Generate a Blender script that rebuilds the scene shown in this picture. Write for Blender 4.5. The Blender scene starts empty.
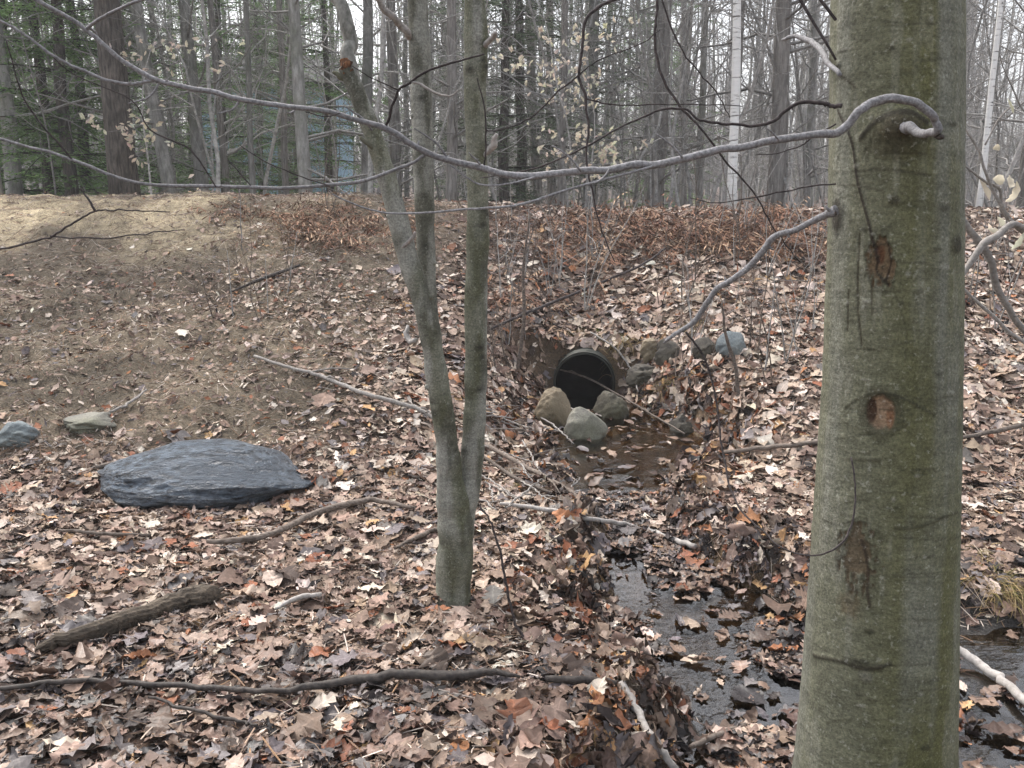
import bpy, math, random
import numpy as np

random.seed(11)
RNG = np.random.default_rng(5)
SC = bpy.context.scene
COL = SC.collection
PI = math.pi

# ------------------------------------------------------------------ camera geometry
EYE = np.array([0.0, 0.0, 1.6])
PITCH = math.radians(11.0)
FPX = 887.0
CP, SP = math.cos(PITCH), math.sin(PITCH)

def ray(u, v):
    a = (u - 512.0) / FPX
    b = (384.0 - v) / FPX
    return np.array([a, CP + b * SP, -SP + b * CP])

def at(u, v, Y):
    d = ray(u, v)
    return EYE + d * (Y / d[1])

def pxm(px, Y):
    """metres spanned by px pixels at distance Y"""
    return px * Y / FPX

# ------------------------------------------------------------------ noise
def _hash(ix, iy, seed):
    h = (ix.astype(np.int64) * 374761393 + iy.astype(np.int64) * 668265263 + seed * 1442695041) & 0xFFFFFFFF
    h = ((h ^ (h >> 13)) * 1274126177) & 0xFFFFFFFF
    h = h ^ (h >> 16)
    return (h & 0xFFFFFF) / float(0xFFFFFF)

def vnoise(x, y, seed=0):
    x = np.asarray(x, float); y = np.asarray(y, float)
    x0 = np.floor(x); y0 = np.floor(y)
    fx = x - x0; fy = y - y0
    fx = fx * fx * (3 - 2 * fx); fy = fy * fy * (3 - 2 * fy)
    a = _hash(x0, y0, seed); b = _hash(x0 + 1, y0, seed)
    c = _hash(x0, y0 + 1, seed); d = _hash(x0 + 1, y0 + 1, seed)
    return (a * (1 - fx) + b * fx) * (1 - fy) + (c * (1 - fx) + d * fx) * fy   # 0..1

def fbm(x, y, seed=0, octv=4):
    s = 0; a = 0.5; t = 0
    for k in range(octv):
        s = s + a * vnoise(np.asarray(x) * 2 ** k, np.asarray(y) * 2 ** k, seed + 17 * k); t += a; a *= 0.5
    return s / t

def sstep(a, b, x):
    t = np.clip((np.asarray(x, float) - a) / (b - a), 0, 1)
    return t * t * (3 - 2 * t)

# ------------------------------------------------------------------ terrain
ST = np.array([  # stream: x, y, half width, water level
    [0.62, 7.75, 0.17, 0.035], [0.64, 7.30, 0.19, 0.020], [0.80, 6.70, 0.30, -0.015], [0.86, 6.20, 0.34, -0.030],
    [0.70, 5.60, 0.27, -0.060], [0.62, 5.25, 0.20, -0.075], [0.68, 4.60, 0.15, -0.125],
    [0.80, 4.00, 0.25, -0.175], [0.86, 3.60, 0.29, -0.195], [0.92, 3.20, 0.26, -0.205], [1.0, 2.9, 0.26, -0.215],
    [1.05, 2.3, 0.40, -0.220], [1.1, 1.6, 0.45, -0.225], [1.2, 0.4, 0.5, -0.23], [1.5, -6.0, 0.6, -0.3]])

def stream_field(x, y):
    x = np.asarray(x, float); y = np.asarray(y, float)
    best = np.full(x.shape, 1e9); wid = np.zeros(x.shape); lev = np.zeros(x.shape)
    for k in range(len(ST) - 1):
        ax, ay, aw, al = ST[k]; bx, by, bw, bl = ST[k + 1]
        dx, dy = bx - ax, by - ay
        t = np.clip(((x - ax) * dx + (y - ay) * dy) / (dx * dx + dy * dy), 0, 1)
        d = np.hypot(x - ax - t * dx, y - ay - t * dy)
        m = d < best
        best = np.where(m, d, best); wid = np.where(m, aw + t * (bw - aw), wid); lev = np.where(m, al + t * (bl - al), lev)
    return best, wid, lev

def duff_mask(x, y):
    return (1 - sstep(-1.7, -0.5, x - 0.10 * (y - 5))) * sstep(4.7, 5.7, y)

def height(x, y, micro=True):
    x = np.asarray(x, float); y = np.asarray(y, float)
    zc = 1.74 - 0.185 * sstep(-2.5, 1.2, x) + 0.05 * (fbm(x * 0.6, y * 0.3, 3, 2) - 0.5)
    w = np.exp(-((x - 0.62) / 0.75) ** 2)
    y0 = np.where(x < 0.62, 4.7, 5.1) * (1 - w) + 7.55 * w
    yc = 10.4
    step = 0.40 * np.exp(-(np.abs(x - 0.55) / 0.62) ** 4)
    t = np.clip((y - y0) / (yc - y0), 0, 1.25)
    r = np.where(t < 1, t ** (1.12 + 0.0 * t), 1.0)
    r = r - 0.10 * sstep(0.75, 1.0, t) * (1 - sstep(1.0, 1.25, t)) * (1 - t)
    s7 = sstep(7.40, 7.66, y)
    z = (zc - step) * r + step * s7
    # behind the crest: track, then the forest floor
    z = np.where(y > yc, zc + 0.04 * np.sin((y - yc) * 0.7) - 0.35 * sstep(14.5, 18, y), z)
    z = z + np.clip(y - 40, 0, 140) * 0.045
    z = z + sstep(14, 25, np.abs(x)) * 0.0
    # gentle relief
    amp = 1 - 0.6 * np.exp(-((x - .62) / .5) ** 2)
    z = z + amp * 0.10 * (fbm(x * 0.8 + 3, y * 0.8, 7, 3) - 0.5) * sstep(-6, 2, y)
    z = z - 0.10 * sstep(0.2, 0.9, x) * (1 - sstep(3.2, 4.6, y))
    # left bank hollow where the duff has slipped
    z = z - 0.10 * np.exp(-((x + 2.5) / 1.0) ** 2 - ((y - 7.6) / 0.8) ** 2)
    # big bog on the right
    bx = np.clip((x - 2.1) / 1.35, -3, 3); by = (y - 2.8) / 0.95
    bog = 1 - sstep(0.65, 1.15, np.sqrt(bx * bx + by * by) + 0.35 * (fbm(x * 1.7, y * 1.7, 21, 3) - 0.5))
    z = z * (1 - bog) + (-0.228 + 0.16 * (fbm(x * 4.6, y * 4.6, 33, 3) - 0.5)) * bog
    # stream
    d, wd, lev = stream_field(x, y)
    wob = 1 + 0.9 * (fbm(x * 2.6 + 9, y * 2.6, 41, 3) - 0.5)
    k = sstep(0.70, 2.5, d / (wd * wob))
    bed = lev - 0.055 + 0.05 * (fbm(x * 5, y * 5, 51, 2) - 0.5)
    inpipe = sstep(7.42, 7.46, y)
    k = np.maximum(k, inpipe)
    z = bed * (1 - k) + z * k
    if micro:
        fade = 1 - sstep(11, 16, y)
        z = z + fade * (0.045 * (fbm(x * 3.3, y * 3.3, 61, 3) - 0.5) + 0.026 * (vnoise(x * 14, y * 14, 71) - 0.5) + 0.15 * duff_mask(x, y) * (fbm(x * 3.5, y * 5, 73, 4) - 0.5)) * (0.35 + 0.65 * k)
        # ragged earth face beside the pipe
        z = z + 0.10 * step / 0.4 * (fbm(x * 6, y * 6, 77, 2) - 0.5) * sstep(7.4, 7.6, y) * (1 - sstep(8.0, 8.6, y))
    return z

def hz(x, y):
    return float(height(np.array([x]), np.array([y]))[0])

def ground_hit(u, v, ymax=40):
    d = ray(u, v)
    ys = np.linspace(1.5, 12, 1400) if ymax <= 40 else np.linspace(1.5, ymax, 6000)
    t = ys / d[1]
    X = d[0] * t; Z = 1.6 + d[2] * t
    H = height(X, ys)
    i = np.argmax(H >= Z)
    if H[i] < Z[i]:
        i = len(ys) - 1
    return np.array([X[i], ys[i], H[i]])

# ------------------------------------------------------------------ mesh building
def linear(c):
    return tuple(((x / 255.0) / 12.92 if x / 255.0 <= 0.04045 else ((x / 255.0 + 0.055) / 1.055) ** 2.4) for x in c)

def mesh_from(name, V, quads=None, tris=None, colors=None, smooth=True, extra=None):
    me = bpy.data.meshes.new(name)
    V = np.ascontiguousarray(V, dtype=np.float32)
    nq = 0 if quads is None else len(quads); nt = 0 if tris is None else len(tris)
    me.vertices.add(len(V)); me.vertices.foreach_set('co', V.ravel())
    parts = []
    if nq: parts.append(np.asarray(quads, np.int32).ravel())
    if nt: parts.append(np.asarray(tris, np.int32).ravel())
    loops = np.concatenate(parts)
    me.loops.add(len(loops)); me.loops.foreach_set('vertex_index', loops)
    me.polygons.add(nq + nt)
    st = np.concatenate([np.arange(nq) * 4, nq * 4 + np.arange(nt) * 3]).astype(np.int32)
    tot = np.concatenate([np.full(nq, 4), np.full(nt, 3)]).astype(np.int32)
    me.polygons.foreach_set('loop_start', st); me.polygons.foreach_set('loop_total', tot)
    me.polygons.foreach_set('use_smooth', np.full(nq + nt, smooth))
    me.update(calc_edges=True)
    if colors is not None:
        at_ = me.color_attributes.new('col', 'FLOAT_COLOR', 'POINT')
        c = np.ones((len(V), 4), np.float32); c[:, :colors.shape[1]] = colors
        at_.data.foreach_set('color', c.ravel())
    if extra:
        for k, arr in extra.items():
            a = me.attributes.new(k, 'FLOAT', 'POINT'); a.data.foreach_set('value', np.ascontiguousarray(arr, np.float32))
    me.validate()
    return me

def catmull(P, n):
    P = np.asarray(P, float)
    if len(P) == 2 or n <= 1:
        return P
    Q = np.vstack([2 * P[0] - P[1], P, 2 * P[-1] - P[-2]])
    out = []
    for i in range(1, len(Q) - 2):
        p0, p1, p2, p3 = Q[i - 1], Q[i], Q[i + 1], Q[i + 2]
        for k in range(n):
            t = k / n
            out.append(0.5 * ((2 * p1) + (-p0 + p2) * t + (2 * p0 - 5 * p1 + 4 * p2 - p3) * t * t + (-p0 + 3 * p1 - 3 * p2 + p3) * t ** 3))
    out.append(P[-1])
    return np.array(out)

class MB:
    def __init__(self):
        self.V = []; self.Q = []; self.T = []; self.C = []; self.n = 0
    def add(self, V, Q=None, T=None, C=None):
        V = np.asarray(V, float)
        self.V.append(V)
        if Q is not None and len(Q): self.Q.append(np.asarray(Q, np.int64) + self.n)
        if T is not None and len(T): self.T.append(np.asarray(T, np.int64) + self.n)
        if C is None: C = (1, 1, 1)
        C = np.asarray(C, float)
        if C.ndim == 1: C = np.tile(C, (len(V), 1))
        self.C.append(C)
        self.n += len(V)
    def tube(self, P, R, sides=6, col=None, cap=True, lump=0.0, rng=None, ridge=None):
        P = np.asarray(P, float); R = np.broadcast_to(np.asarray(R, float), (len(P),)).copy()
        n = len(P)
        T = np.gradient(P, axis=0); T /= (np.linalg.norm(T, axis=1, keepdims=True) + 1e-9)
        a = np.array([0, 0, 1.0]) if abs(T[0][2]) < 0.9 else np.array([1.0, 0, 0])
        N = np.cross(T[0], a); N /= np.linalg.norm(N)
        ang = np.arange(sides) * 2 * PI / sides
        V = np.zeros((n, sides, 3))
        for i in range(n):
            N = N - T[i] * np.dot(N, T[i]); N /= (np.linalg.norm(N) + 1e-9)
            B = np.cross(T[i], N)
            rr = R[i]
            if lump: rr = R[i] * (1 + lump * (RNG.random(sides) - 0.5))
            if ridge is not None: rr = rr * ridge
            V[i] = P[i] + (np.cos(ang) * rr)[:, None] * N + (np.sin(ang) * rr)[:, None] * B
        idx = np.arange(n * sides).reshape(n, sides)
        q = np.stack([idx[:-1], np.roll(idx[:-1], -1, 1), np.roll(idx[1:], -1, 1), idx[1:]], -1).reshape(-1, 4)
        V = V.reshape(-1, 3); t = []
        if cap:
            c0, c1 = len(V), len(V) + 1
            V = np.vstack([V, P[0], P[-1]])
            for k in range(sides):
                t.append((c0, idx[0][(k + 1) % sides], idx[0][k]))
                t.append((c1, idx[-1][k], idx[-1][(k + 1) % sides]))
        self.add(V, q, t, col)
    def box(self, lo, hi, col=None):
        x0, y0, z0 = lo; x1, y1, z1 = hi
        V = [(x0, y0, z0), (x1, y0, z0), (x1, y1, z0), (x0, y1, z0), (x0, y0, z1), (x1, y0, z1), (x1, y1, z1), (x0, y1, z1)]
        Q = [(0, 3, 2, 1), (4, 5, 6, 7), (0, 1, 5, 4), (1, 2, 6, 5), (2, 3, 7, 6), (3, 0, 4, 7)]
        self.add(V, Q, None, col)
    def data(self, name, origin=(0, 0, 0), smooth=True):
        V = np.vstack(self.V) - np.asarray(origin, float)
        Q = np.vstack(self.Q) if self.Q else None
        T = np.vstack(self.T) if self.T else None
        return mesh_from(name, V, Q, T, np.vstack(self.C), smooth)
    def build(self, name, mat, parent=None, origin=(0, 0, 0), smooth=True):
        me = self.data(name, origin, smooth)
        return link(name, me, mat, parent, origin)

def link(name, me, mat, parent=None, origin=(0, 0, 0)):
    o = bpy.data.objects.new(name, me)
    if mat is not None:
        me.materials.append(mat)
    COL.objects.link(o)
    if parent is not None:
        o.parent = parent
    else:
        o.location = origin
    return o

def tag(o, label=None, cat=None, group=None, kind=None):
    if label: o['label'] = label
    if cat: o['category'] = cat
    if group: o['group'] = group
    if kind: o['kind'] = kind
    return o

def empty(name, loc, label, cat, group=None):
    o = bpy.data.objects.new(name, None); COL.objects.link(o)
    o.location = loc; o.empty_display_size = 0.2
    return tag(o, label, cat, group)

def copy_tree(o, loc, rz=0.0, sc=1.0, label=None, group=None, tilt=(0, 0)):
    r = o.copy(); COL.objects.link(r)
    r.location = loc; r.rotation_euler = (tilt[0], tilt[1], rz)
    r.scale = (sc, sc, sc) if not isinstance(sc, tuple) else sc
    if label: r['label'] = label
    if group: r['group'] = group
    for ch in list(o.children):
        c = ch.copy(); COL.objects.link(c); c.parent = r
        for g in list(ch.children):
            d = g.copy(); COL.objects.link(d); d.parent = c
    return r

# ------------------------------------------------------------------ materials
class NT:
    def __init__(self, name):
        self.m = bpy.data.materials.new(name); self.m.use_nodes = True
        self.t = self.m.node_tree; self.b = self.t.nodes['Principled BSDF']
    def n(self, typ, **kw):
        nd = self.t.nodes.new(typ)
        for k, v in kw.items():
            if k in nd.inputs: nd.inputs[k].default_value = v
            else: setattr(nd, k, v)
        return nd
    def l(self, a, b): self.t.links.new(a, b)
    def mix(self, fac, a, b, mode='MIX'):
        nd = self.t.nodes.new('ShaderNodeMix'); nd.data_type = 'RGBA'; nd.blend_type = mode
        for sock, val in ((nd.inputs[0], fac), (nd.inputs[6], a), (nd.inputs[7], b)):
            if hasattr(val, 'links'): self.l(val, sock)
            elif isinstance(val, (int, float)): sock.default_value = val if sock.type == 'VALUE' else (val, val, val, 1)
            else: sock.default_value = tuple(val) + ((1,) if len(val) == 3 else ())
        return nd.outputs[2]
    def coords(self, scale=(1, 1, 1), kind='Object'):
        tc = self.n('ShaderNodeTexCoord'); mp = self.n('ShaderNodeMapping'); mp.inputs['Scale'].default_value = scale
        self.l(tc.outputs[kind], mp.inputs['Vector']); return mp.outputs[0]
    def noise(self, vec, scale, detail=4, rough=0.55):
        nd = self.n('ShaderNodeTexNoise'); nd.inputs['Scale'].default_value = scale; nd.inputs['Detail'].default_value = detail
        nd.inputs['Roughness'].default_value = rough
        self.l(vec, nd.inputs['Vector']); return nd.outputs['Fac']
    def ramp(self, fac, stops):
        nd = self.n('ShaderNodeValToRGB'); e = nd.color_ramp.elements
        while len(e) < len(stops): e.new(0.5)
        for el, (p, c) in zip(e, stops):
            el.position = p; el.color = tuple(c) + (1,) if len(c) == 3 else c
        self.l(fac, nd.inputs[0]); return nd.outputs[0]
    def bump(self, h, strength=0.5, dist=0.01):
        nd = self.n('ShaderNodeBump'); nd.inputs['Strength'].default_value = strength; nd.inputs['Distance'].default_value = dist
        self.l(h, nd.inputs['Height']); self.l(nd.outputs[0], self.b.inputs['Normal'])
    def attr(self, name='col'):
        nd = self.n('ShaderNodeAttribute'); nd.attribute_name = name; return nd
    def rough(self, r, spec=0.3):
        self.b.inputs['Roughness'].default_value = r; self.b.inputs['Specular IOR Level'].default_value = spec

def g(v): return (v, v, v)

def mat_bark(name, c0, c1, scale=(6, 6, 1.5), bump=0.5, dist=0.01, lo=0.35, hi=0.65, moss=None, random_tint=0.25, rough=0.85):
    k = NT(name); v = k.coords(scale)
    n1 = k.noise(v, 3.0, 6, 0.6)
    col = k.ramp(n1, [(lo, c0), (hi, c1)])
    v2 = k.coords((1, 1, 1)); n2 = k.noise(v2, 2.3, 4, 0.6)
    col = k.mix(k.ramp(n2, [(0.35, g(0.0)), (0.7, g(0.55))]), col, tuple(x * 0.62 for x in c0))
    if moss:
        n3 = k.noise(v2, 1.1, 5, 0.6)
        col = k.mix(k.ramp(n3, [(0.48, g(0)), (0.66, g(0.8))]), col, moss)
    n4 = k.noise(v2, 60, 3, 0.6)
    col = k.mix(0.35, col, k.ramp(n4, [(0.3, g(0.45)), (0.7, g(1.0))]), 'MULTIPLY')
    if random_tint:
        oi = k.n('ShaderNodeObjectInfo')
        col = k.mix(1.0, col, k.ramp(oi.outputs['Random'], [(0, g(1 - random_tint)), (1, g(1 + random_tint * 0.6))]), 'MULTIPLY')
    k.l(col, k.b.inputs['Base Color']); k.rough(rough, 0.25)
    k.bump(n1, bump, dist)
    return k.m

def mat_vcol(name, rough=0.8, spec=0.3, nscale=40, namt=0.35, bump=0.3, dist=0.004, scale=(1, 1, 1), translucent=0.0):
    k = NT(name); a = k.attr('col'); v = k.coords(scale)
    n = k.noise(v, nscale, 4, 0.6)
    col = k.mix(namt, a.outputs['Color'], k.ramp(n, [(0.3, g(0.4)), (0.7, g(1.25))]), 'MULTIPLY')
    k.l(col, k.b.inputs['Base Color']); k.rough(rough, spec)
    k.bump(n, bump, dist)
    return k

M = {}
# ground
k = NT('forest_soil'); a = k.attr('col'); wt = k.attr('wet'); v = k.coords()
n1 = k.noise(v, 9, 6, 0.65); n2 = k.noise(v, 70, 5, 0.7); n3 = k.noise(v, 1.3, 4, 0.6)
c = k.mix(0.75, a.outputs['Color'], k.ramp(n1, [(0.3, g(0.45)), (0.7, g(1.3))]), 'MULTIPLY')
c = k.mix(0.8, c, k.ramp(n2, [(0.35, g(0.35)), (0.65, g(1.35))]), 'MULTIPLY')
c = k.mix(0.5, c, k.ramp(n3, [(0.3, g(0.7)), (0.7, g(1.2))]), 'MULTIPLY')
k.l(c, k.b.inputs['Base Color'])
mr = k.n('ShaderNodeMapRange'); mr.inputs['To Min'].default_value = 0.92; mr.inputs['To Max'].default_value = 0.16
k.l(wt.outputs['Fac'], mr.inputs['Value']); k.l(mr.outputs[0], k.b.inputs['Roughness']); k.b.inputs['Specular IOR Level'].default_value = 0.35
mth = k.n('ShaderNodeMath', operation='ADD'); k.l(n1, mth.inputs[0]); k.l(n2, mth.inputs[1])
k.bump(mth.outputs[0], 0.9, 0.02); M['soil'] = k.m
# leaves
k = NT('dead_leaf'); a = k.attr('col'); wt = k.attr('wet'); v = k.coords()
n1 = k.noise(v, 55, 5, 0.65)
c = k.mix(0.6, a.outputs['Color'], k.ramp(n1, [(0.3, g(0.5)), (0.68, g(1.25))]), 'MULTIPLY')
md = k.attr('mid'); c = k.mix(k.ramp(md.outputs['Fac'], [(0.86, g(0)), (0.97, g(0.5))]), c, k.mix(1.0, c, g(1.7), 'MULTIPLY'))
k.l(c, k.b.inputs['Base Color'])
mr = k.n('ShaderNodeMapRange'); mr.inputs['To Min'].default_value = 0.70; mr.inputs['To Max'].default_value = 0.24
k.l(wt.outputs['Fac'], mr.inputs['Value']); k.l(mr.outputs[0], k.b.inputs['Roughness']); k.b.inputs['Specular IOR Level'].default_value = 0.22
k.bump(n1, 0.5, 0.006); M['leaf'] = k.m
M['litter'] = mat_vcol('litter', 0.85, 0.2, 80, 0.4, 0.2).m
# beech bark (vertex coloured)
k = NT('beech_bark'); a = k.attr('col'); v = k.coords((1, 1, 1.7)); v1 = k.coords()
n1 = k.noise(v, 22, 7, 0.68); n2 = k.noise(v1, 150, 4, 0.7); n3 = k.noise(k.coords((1, 1, 5)), 8, 5, 0.6); n5 = k.noise(v1, 75, 3, 0.6)
c = k.mix(0.6, a.outputs['Color'], k.ramp(n1, [(0.3, g(0.5)), (0.7, g(1.3))]), 'MULTIPLY')
c = k.mix(0.75, c, k.ramp(n2, [(0.32, g(0.4)), (0.68, g(1.45))]), 'MULTIPLY')
c = k.mix(0.35, c, k.ramp(n3, [(0.35, g(0.7)), (0.62, g(1.15))]), 'MULTIPLY')
c = k.mix(k.ramp(n5, [(0.60, g(0)), (0.70, g(0.30))]), c, linear((170, 170, 160)))
k.l(c, k.b.inputs['Base Color']); k.rough(0.82, 0.2)
mth = k.n('ShaderNodeMath', operation='ADD'); k.l(n1, mth.inputs[0]); k.l(n3, mth.inputs[1])
m2 = k.n('ShaderNodeMath', operation='MULTIPLY_ADD'); m2.inputs[1].default_value = 0.5; k.l(n2, m2.inputs[0]); k.l(mth.outputs[0], m2.inputs[2])
k.bump(m2.outputs[0], 0.6, 0.006); M['beech'] = k.m
M['stem'] = mat_bark('smooth_stem_bark', linear((92, 90, 79)), linear((122, 119, 108)), (7, 7, 22), 0.5, 0.005, moss=linear((92, 92, 64)), random_tint=0, lo=0.36, hi=0.64)
M['leader'] = mat_bark('pale_leader_bark', linear((104, 103, 96)), linear((164, 162, 154)), (14, 14, 10), 0.5, 0.004, random_tint=0)
M['limb'] = mat_bark('limb_bark', linear((108, 106, 106)), linear((164, 162, 163)), (60, 60, 60), 0.4, 0.003, random_tint=0)
M['twig_dark'] = mat_bark('dark_twig_bark', linear((50, 44, 44)), linear((90, 82, 80)), (30, 30, 30), 0.3, 0.002, random_tint=0)
M['twig_pale'] = mat_bark('pale_twig_bark', linear((130, 124, 118)), linear((176, 170, 164)), (30, 30, 30), 0.3, 0.002, random_tint=0.15)
M['stick'] = mat_bark('fallen_stick_bark', linear((84, 74, 66)), linear((140, 128, 118)), (7, 26, 26), 0.6, 0.004, random_tint=0.3)
M['stick_dark'] = mat_bark('wet_stick_bark', linear((42, 38, 36)), linear((88, 80, 74)), (18, 18, 18), 0.6, 0.004, random_tint=0.1, rough=0.6)
M['stick_pale'] = mat_bark('pale_stick_bark', linear((150, 144, 138)), linear((190, 184, 178)), (18, 18, 18), 0.4, 0.003, random_tint=0.1)
M['log'] = mat_bark('rotten_log_wood', linear((58, 50, 42)), linear((112, 100, 86)), (4, 26, 26), 1.0, 0.012, random_tint=0, rough=0.75)
M['bark_grey'] = mat_bark('grey_tree_bark', linear((126, 124, 120)), linear((182, 180, 175)), (5, 5, 1.4), 0.6, 0.02, moss=linear((104, 108, 92)), random_tint=0.3)
M['bark_brown'] = mat_bark('brown_tree_bark', linear((116, 111, 106)), linear((172, 167, 161)), (7, 7, 1.2), 0.8, 0.03, random_tint=0.3)
M['bark_pine'] = mat_bark('pine_bark', linear((58, 54, 50)), linear((120, 112, 106)), (9, 9, 1.6), 1.0, 0.05, random_tint=0)
M['twig_grey'] = mat_bark('grey_twig_bark', linear((136, 133, 129)), linear((194, 191, 186)), (8, 8, 8), 0.2, 0.005, random_tint=0.35)
k = NT('birch_bark'); v = k.coords((1.2, 1.2, 9)); n1 = k.noise(v, 2.2, 5, 0.6)
c = k.ramp(n1, [(0.35, linear((96, 92, 86))), (0.41, linear((222, 220, 216))), (0.8, linear((238, 237, 233)))])
k.l(c, k.b.inputs['Base Color']); k.rough(0.7); M['birch'] = k.m
def mat_thin(name, amt, nscale, namt):
    k = mat_vcol(name, 0.7, 0.2, nscale, namt, 0.0)
    out = k.t.nodes['Material Output']; tl = k.n('ShaderNodeBsdfTranslucent'); mx = k.n('ShaderNodeMixShader'); mx.inputs[0].default_value = amt
    k.l(k.b.inputs['Base Color'].links[0].from_socket, tl.inputs['Color']); k.l(k.b.outputs[0], mx.inputs[1]); k.l(tl.outputs[0], mx.inputs[2]); k.l(mx.outputs[0], out.inputs['Surface'])
    return k.m
M['needles'] = mat_thin('conifer_needles', 0.4, 3, 0.4)
M['far'] = mat_vcol('far_wood', 0.9, 0.1, 0.8, 0.4, 0.0).m
M['marcescent'] = mat_thin('pale_beech_leaf', 0.4, 30, 0.3)
M['fern'] = mat_vcol('dead_bracken', 0.85, 0.15, 30, 0.3, 0.0).m
# rocks
def mat_rock(name, c0, c1, c2, scale=(1, 1, 1), rough=0.75, spec=0.3, bump=0.7, dist=0.02, f=8, ramp=(0.32, 0.62)):
    k = NT(name); v = k.coords(scale); v1 = k.coords()
    n1 = k.noise(v, f, 8, 0.65); n2 = k.noise(v1, 2.0, 4, 0.6); n3 = k.noise(v1, 90, 3, 0.6)
    c = k.ramp(n1, [(ramp[0], c0), (ramp[1], c1)])
    c = k.mix(k.ramp(n2, [(0.42, g(0)), (0.62, g(0.8))]), c, c2)
    c = k.mix(0.5, c, k.ramp(n3, [(0.3, g(0.5)), (0.7, g(1.2))]), 'MULTIPLY')
    k.l(c, k.b.inputs['Base Color']); k.rough(rough, spec)
    ad = k.n('ShaderNodeMath', operation='MULTIPLY_ADD'); ad.inputs[1].default_value = 0.3; k.l(n3, ad.inputs[0]); k.l(n1, ad.inputs[2])
    k.bump(ad.outputs[0], bump, dist); return k.m
M['slate'] = mat_rock('wet_slate', linear((25, 29, 34)), linear((124, 136, 148)), linear((74, 83, 93)), (2.4, 5, 7), 0.30, 0.55, 1.0, 0.06, 6.0, (0.38, 0.60))
M['rock_grey'] = mat_rock('grey_rock', linear((96, 94, 88)), linear((146, 142, 130)), linear((104, 104, 86)))
M['rock_tan'] = mat_rock('tan_rock', linear((104, 92, 74)), linear((156, 142, 120)), linear((96, 86, 66)))
M['rock_blue'] = mat_rock('bluish_rock', linear((84, 92, 96)), linear((130, 138, 140)), linear((104, 110, 108)))
M['rock_dark'] = mat_rock('dark_rock', linear((50, 46, 42)), linear((96, 90, 82)), linear((70, 66, 54)))
M['rock_moss'] = mat_rock('mossy_rock', linear((62, 58, 50)), linear((106, 100, 88)), linear((80, 78, 60)))
# water
k = NT('stream_water'); v = k.coords((1, 2.0, 1)); n1 = k.noise(v, 10, 2, 0.5)
k.t.nodes.remove(k.b)
fr = k.n('ShaderNodeFresnel'); fr.inputs['IOR'].default_value = 1.75
tr = k.n('ShaderNodeBsdfTransparent'); tr.inputs['Color'].default_value = (0.82, 0.70, 0.52, 1)
gl = k.n('ShaderNodeBsdfGlossy'); gl.inputs['Color'].default_value = (1, 1, 1, 1); gl.inputs['Roughness'].default_value = 0.05
bp = k.n('ShaderNodeBump'); bp.inputs['Strength'].default_value = 0.14; bp.inputs['Distance'].default_value = 0.02
k.l(n1, bp.inputs['Height']); k.l(bp.outputs[0], gl.inputs['Normal']); k.l(bp.outputs[0], fr.inputs['Normal'])
ms = k.n('ShaderNodeMixShader'); k.l(fr.outputs[0], ms.inputs[0]); k.l(tr.outputs[0], ms.inputs[1]); k.l(gl.outputs[0], ms.inputs[2])
k.l(ms.outputs[0], k.t.nodes['Material Output'].inputs['Surface']); M['water'] = k.m
# pipe
k = NT('weathered_galvanised_steel'); v = k.coords(); n1 = k.noise(v, 7, 6, 0.65)
c = k.ramp(n1, [(0.35, linear((26, 26, 23))), (0.55, linear((58, 60, 54))), (0.75, linear((48, 40, 32)))])
k.l(c, k.b.inputs['Base Color']); k.b.inputs['Metallic'].default_value = 0.3; k.rough(0.6); k.bump(n1, 0.3, 0.004); M['pipe'] = k.m
k = NT('pipe_lining_shade'); n1 = k.noise(k.coords(), 9, 5); k.l(k.ramp(n1, [(0.3, g(0.003)), (0.7, (0.010, 0.009, 0.008))]), k.b.inputs['Base Color']); k.rough(1.0, 0.0); M['lining'] = k.m  # near-black base colour paints in the shade inside the pipe
# house
k = NT('pale_blue_siding'); v = k.coords(); w = k.n('ShaderNodeTexWave'); w.bands_direction = 'Z'; w.inputs['Scale'].default_value = 2.2; w.inputs['Distortion'].default_value = 0
k.l(v, w.inputs['Vector']); n1 = k.noise(v, 1.5)
c = k.mix(0.3, k.ramp(n1, [(0.3, linear((124, 158, 178))), (0.7, linear((146, 178, 194)))]), k.ramp(w.outputs['Fac'], [(0.0, g(0.6)), (0.2, g(1.0))]), 'MULTIPLY')
k.l(c, k.b.inputs['Base Color']); k.rough(0.7); k.bump(w.outputs['Fac'], 0.4, 0.02); M['siding'] = k.m
k = NT('asphalt_shingle'); n1 = k.noise(k.coords(), 12); k.l(k.ramp(n1, [(0.3, g(0.035)), (0.7, g(0.09))]), k.b.inputs['Base Color']); k.rough(0.9); M['shingle'] = k.m
k = NT('white_trim'); k.b.inputs['Base Color'].default_value = (0.7, 0.7, 0.68, 1); k.rough(0.6); M['trim'] = k.m
k = NT('window_glass'); k.b.inputs['Base Color'].default_value = (0.03, 0.04, 0.05, 1); k.rough(0.08, 0.6); M['glass'] = k.m

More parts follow.
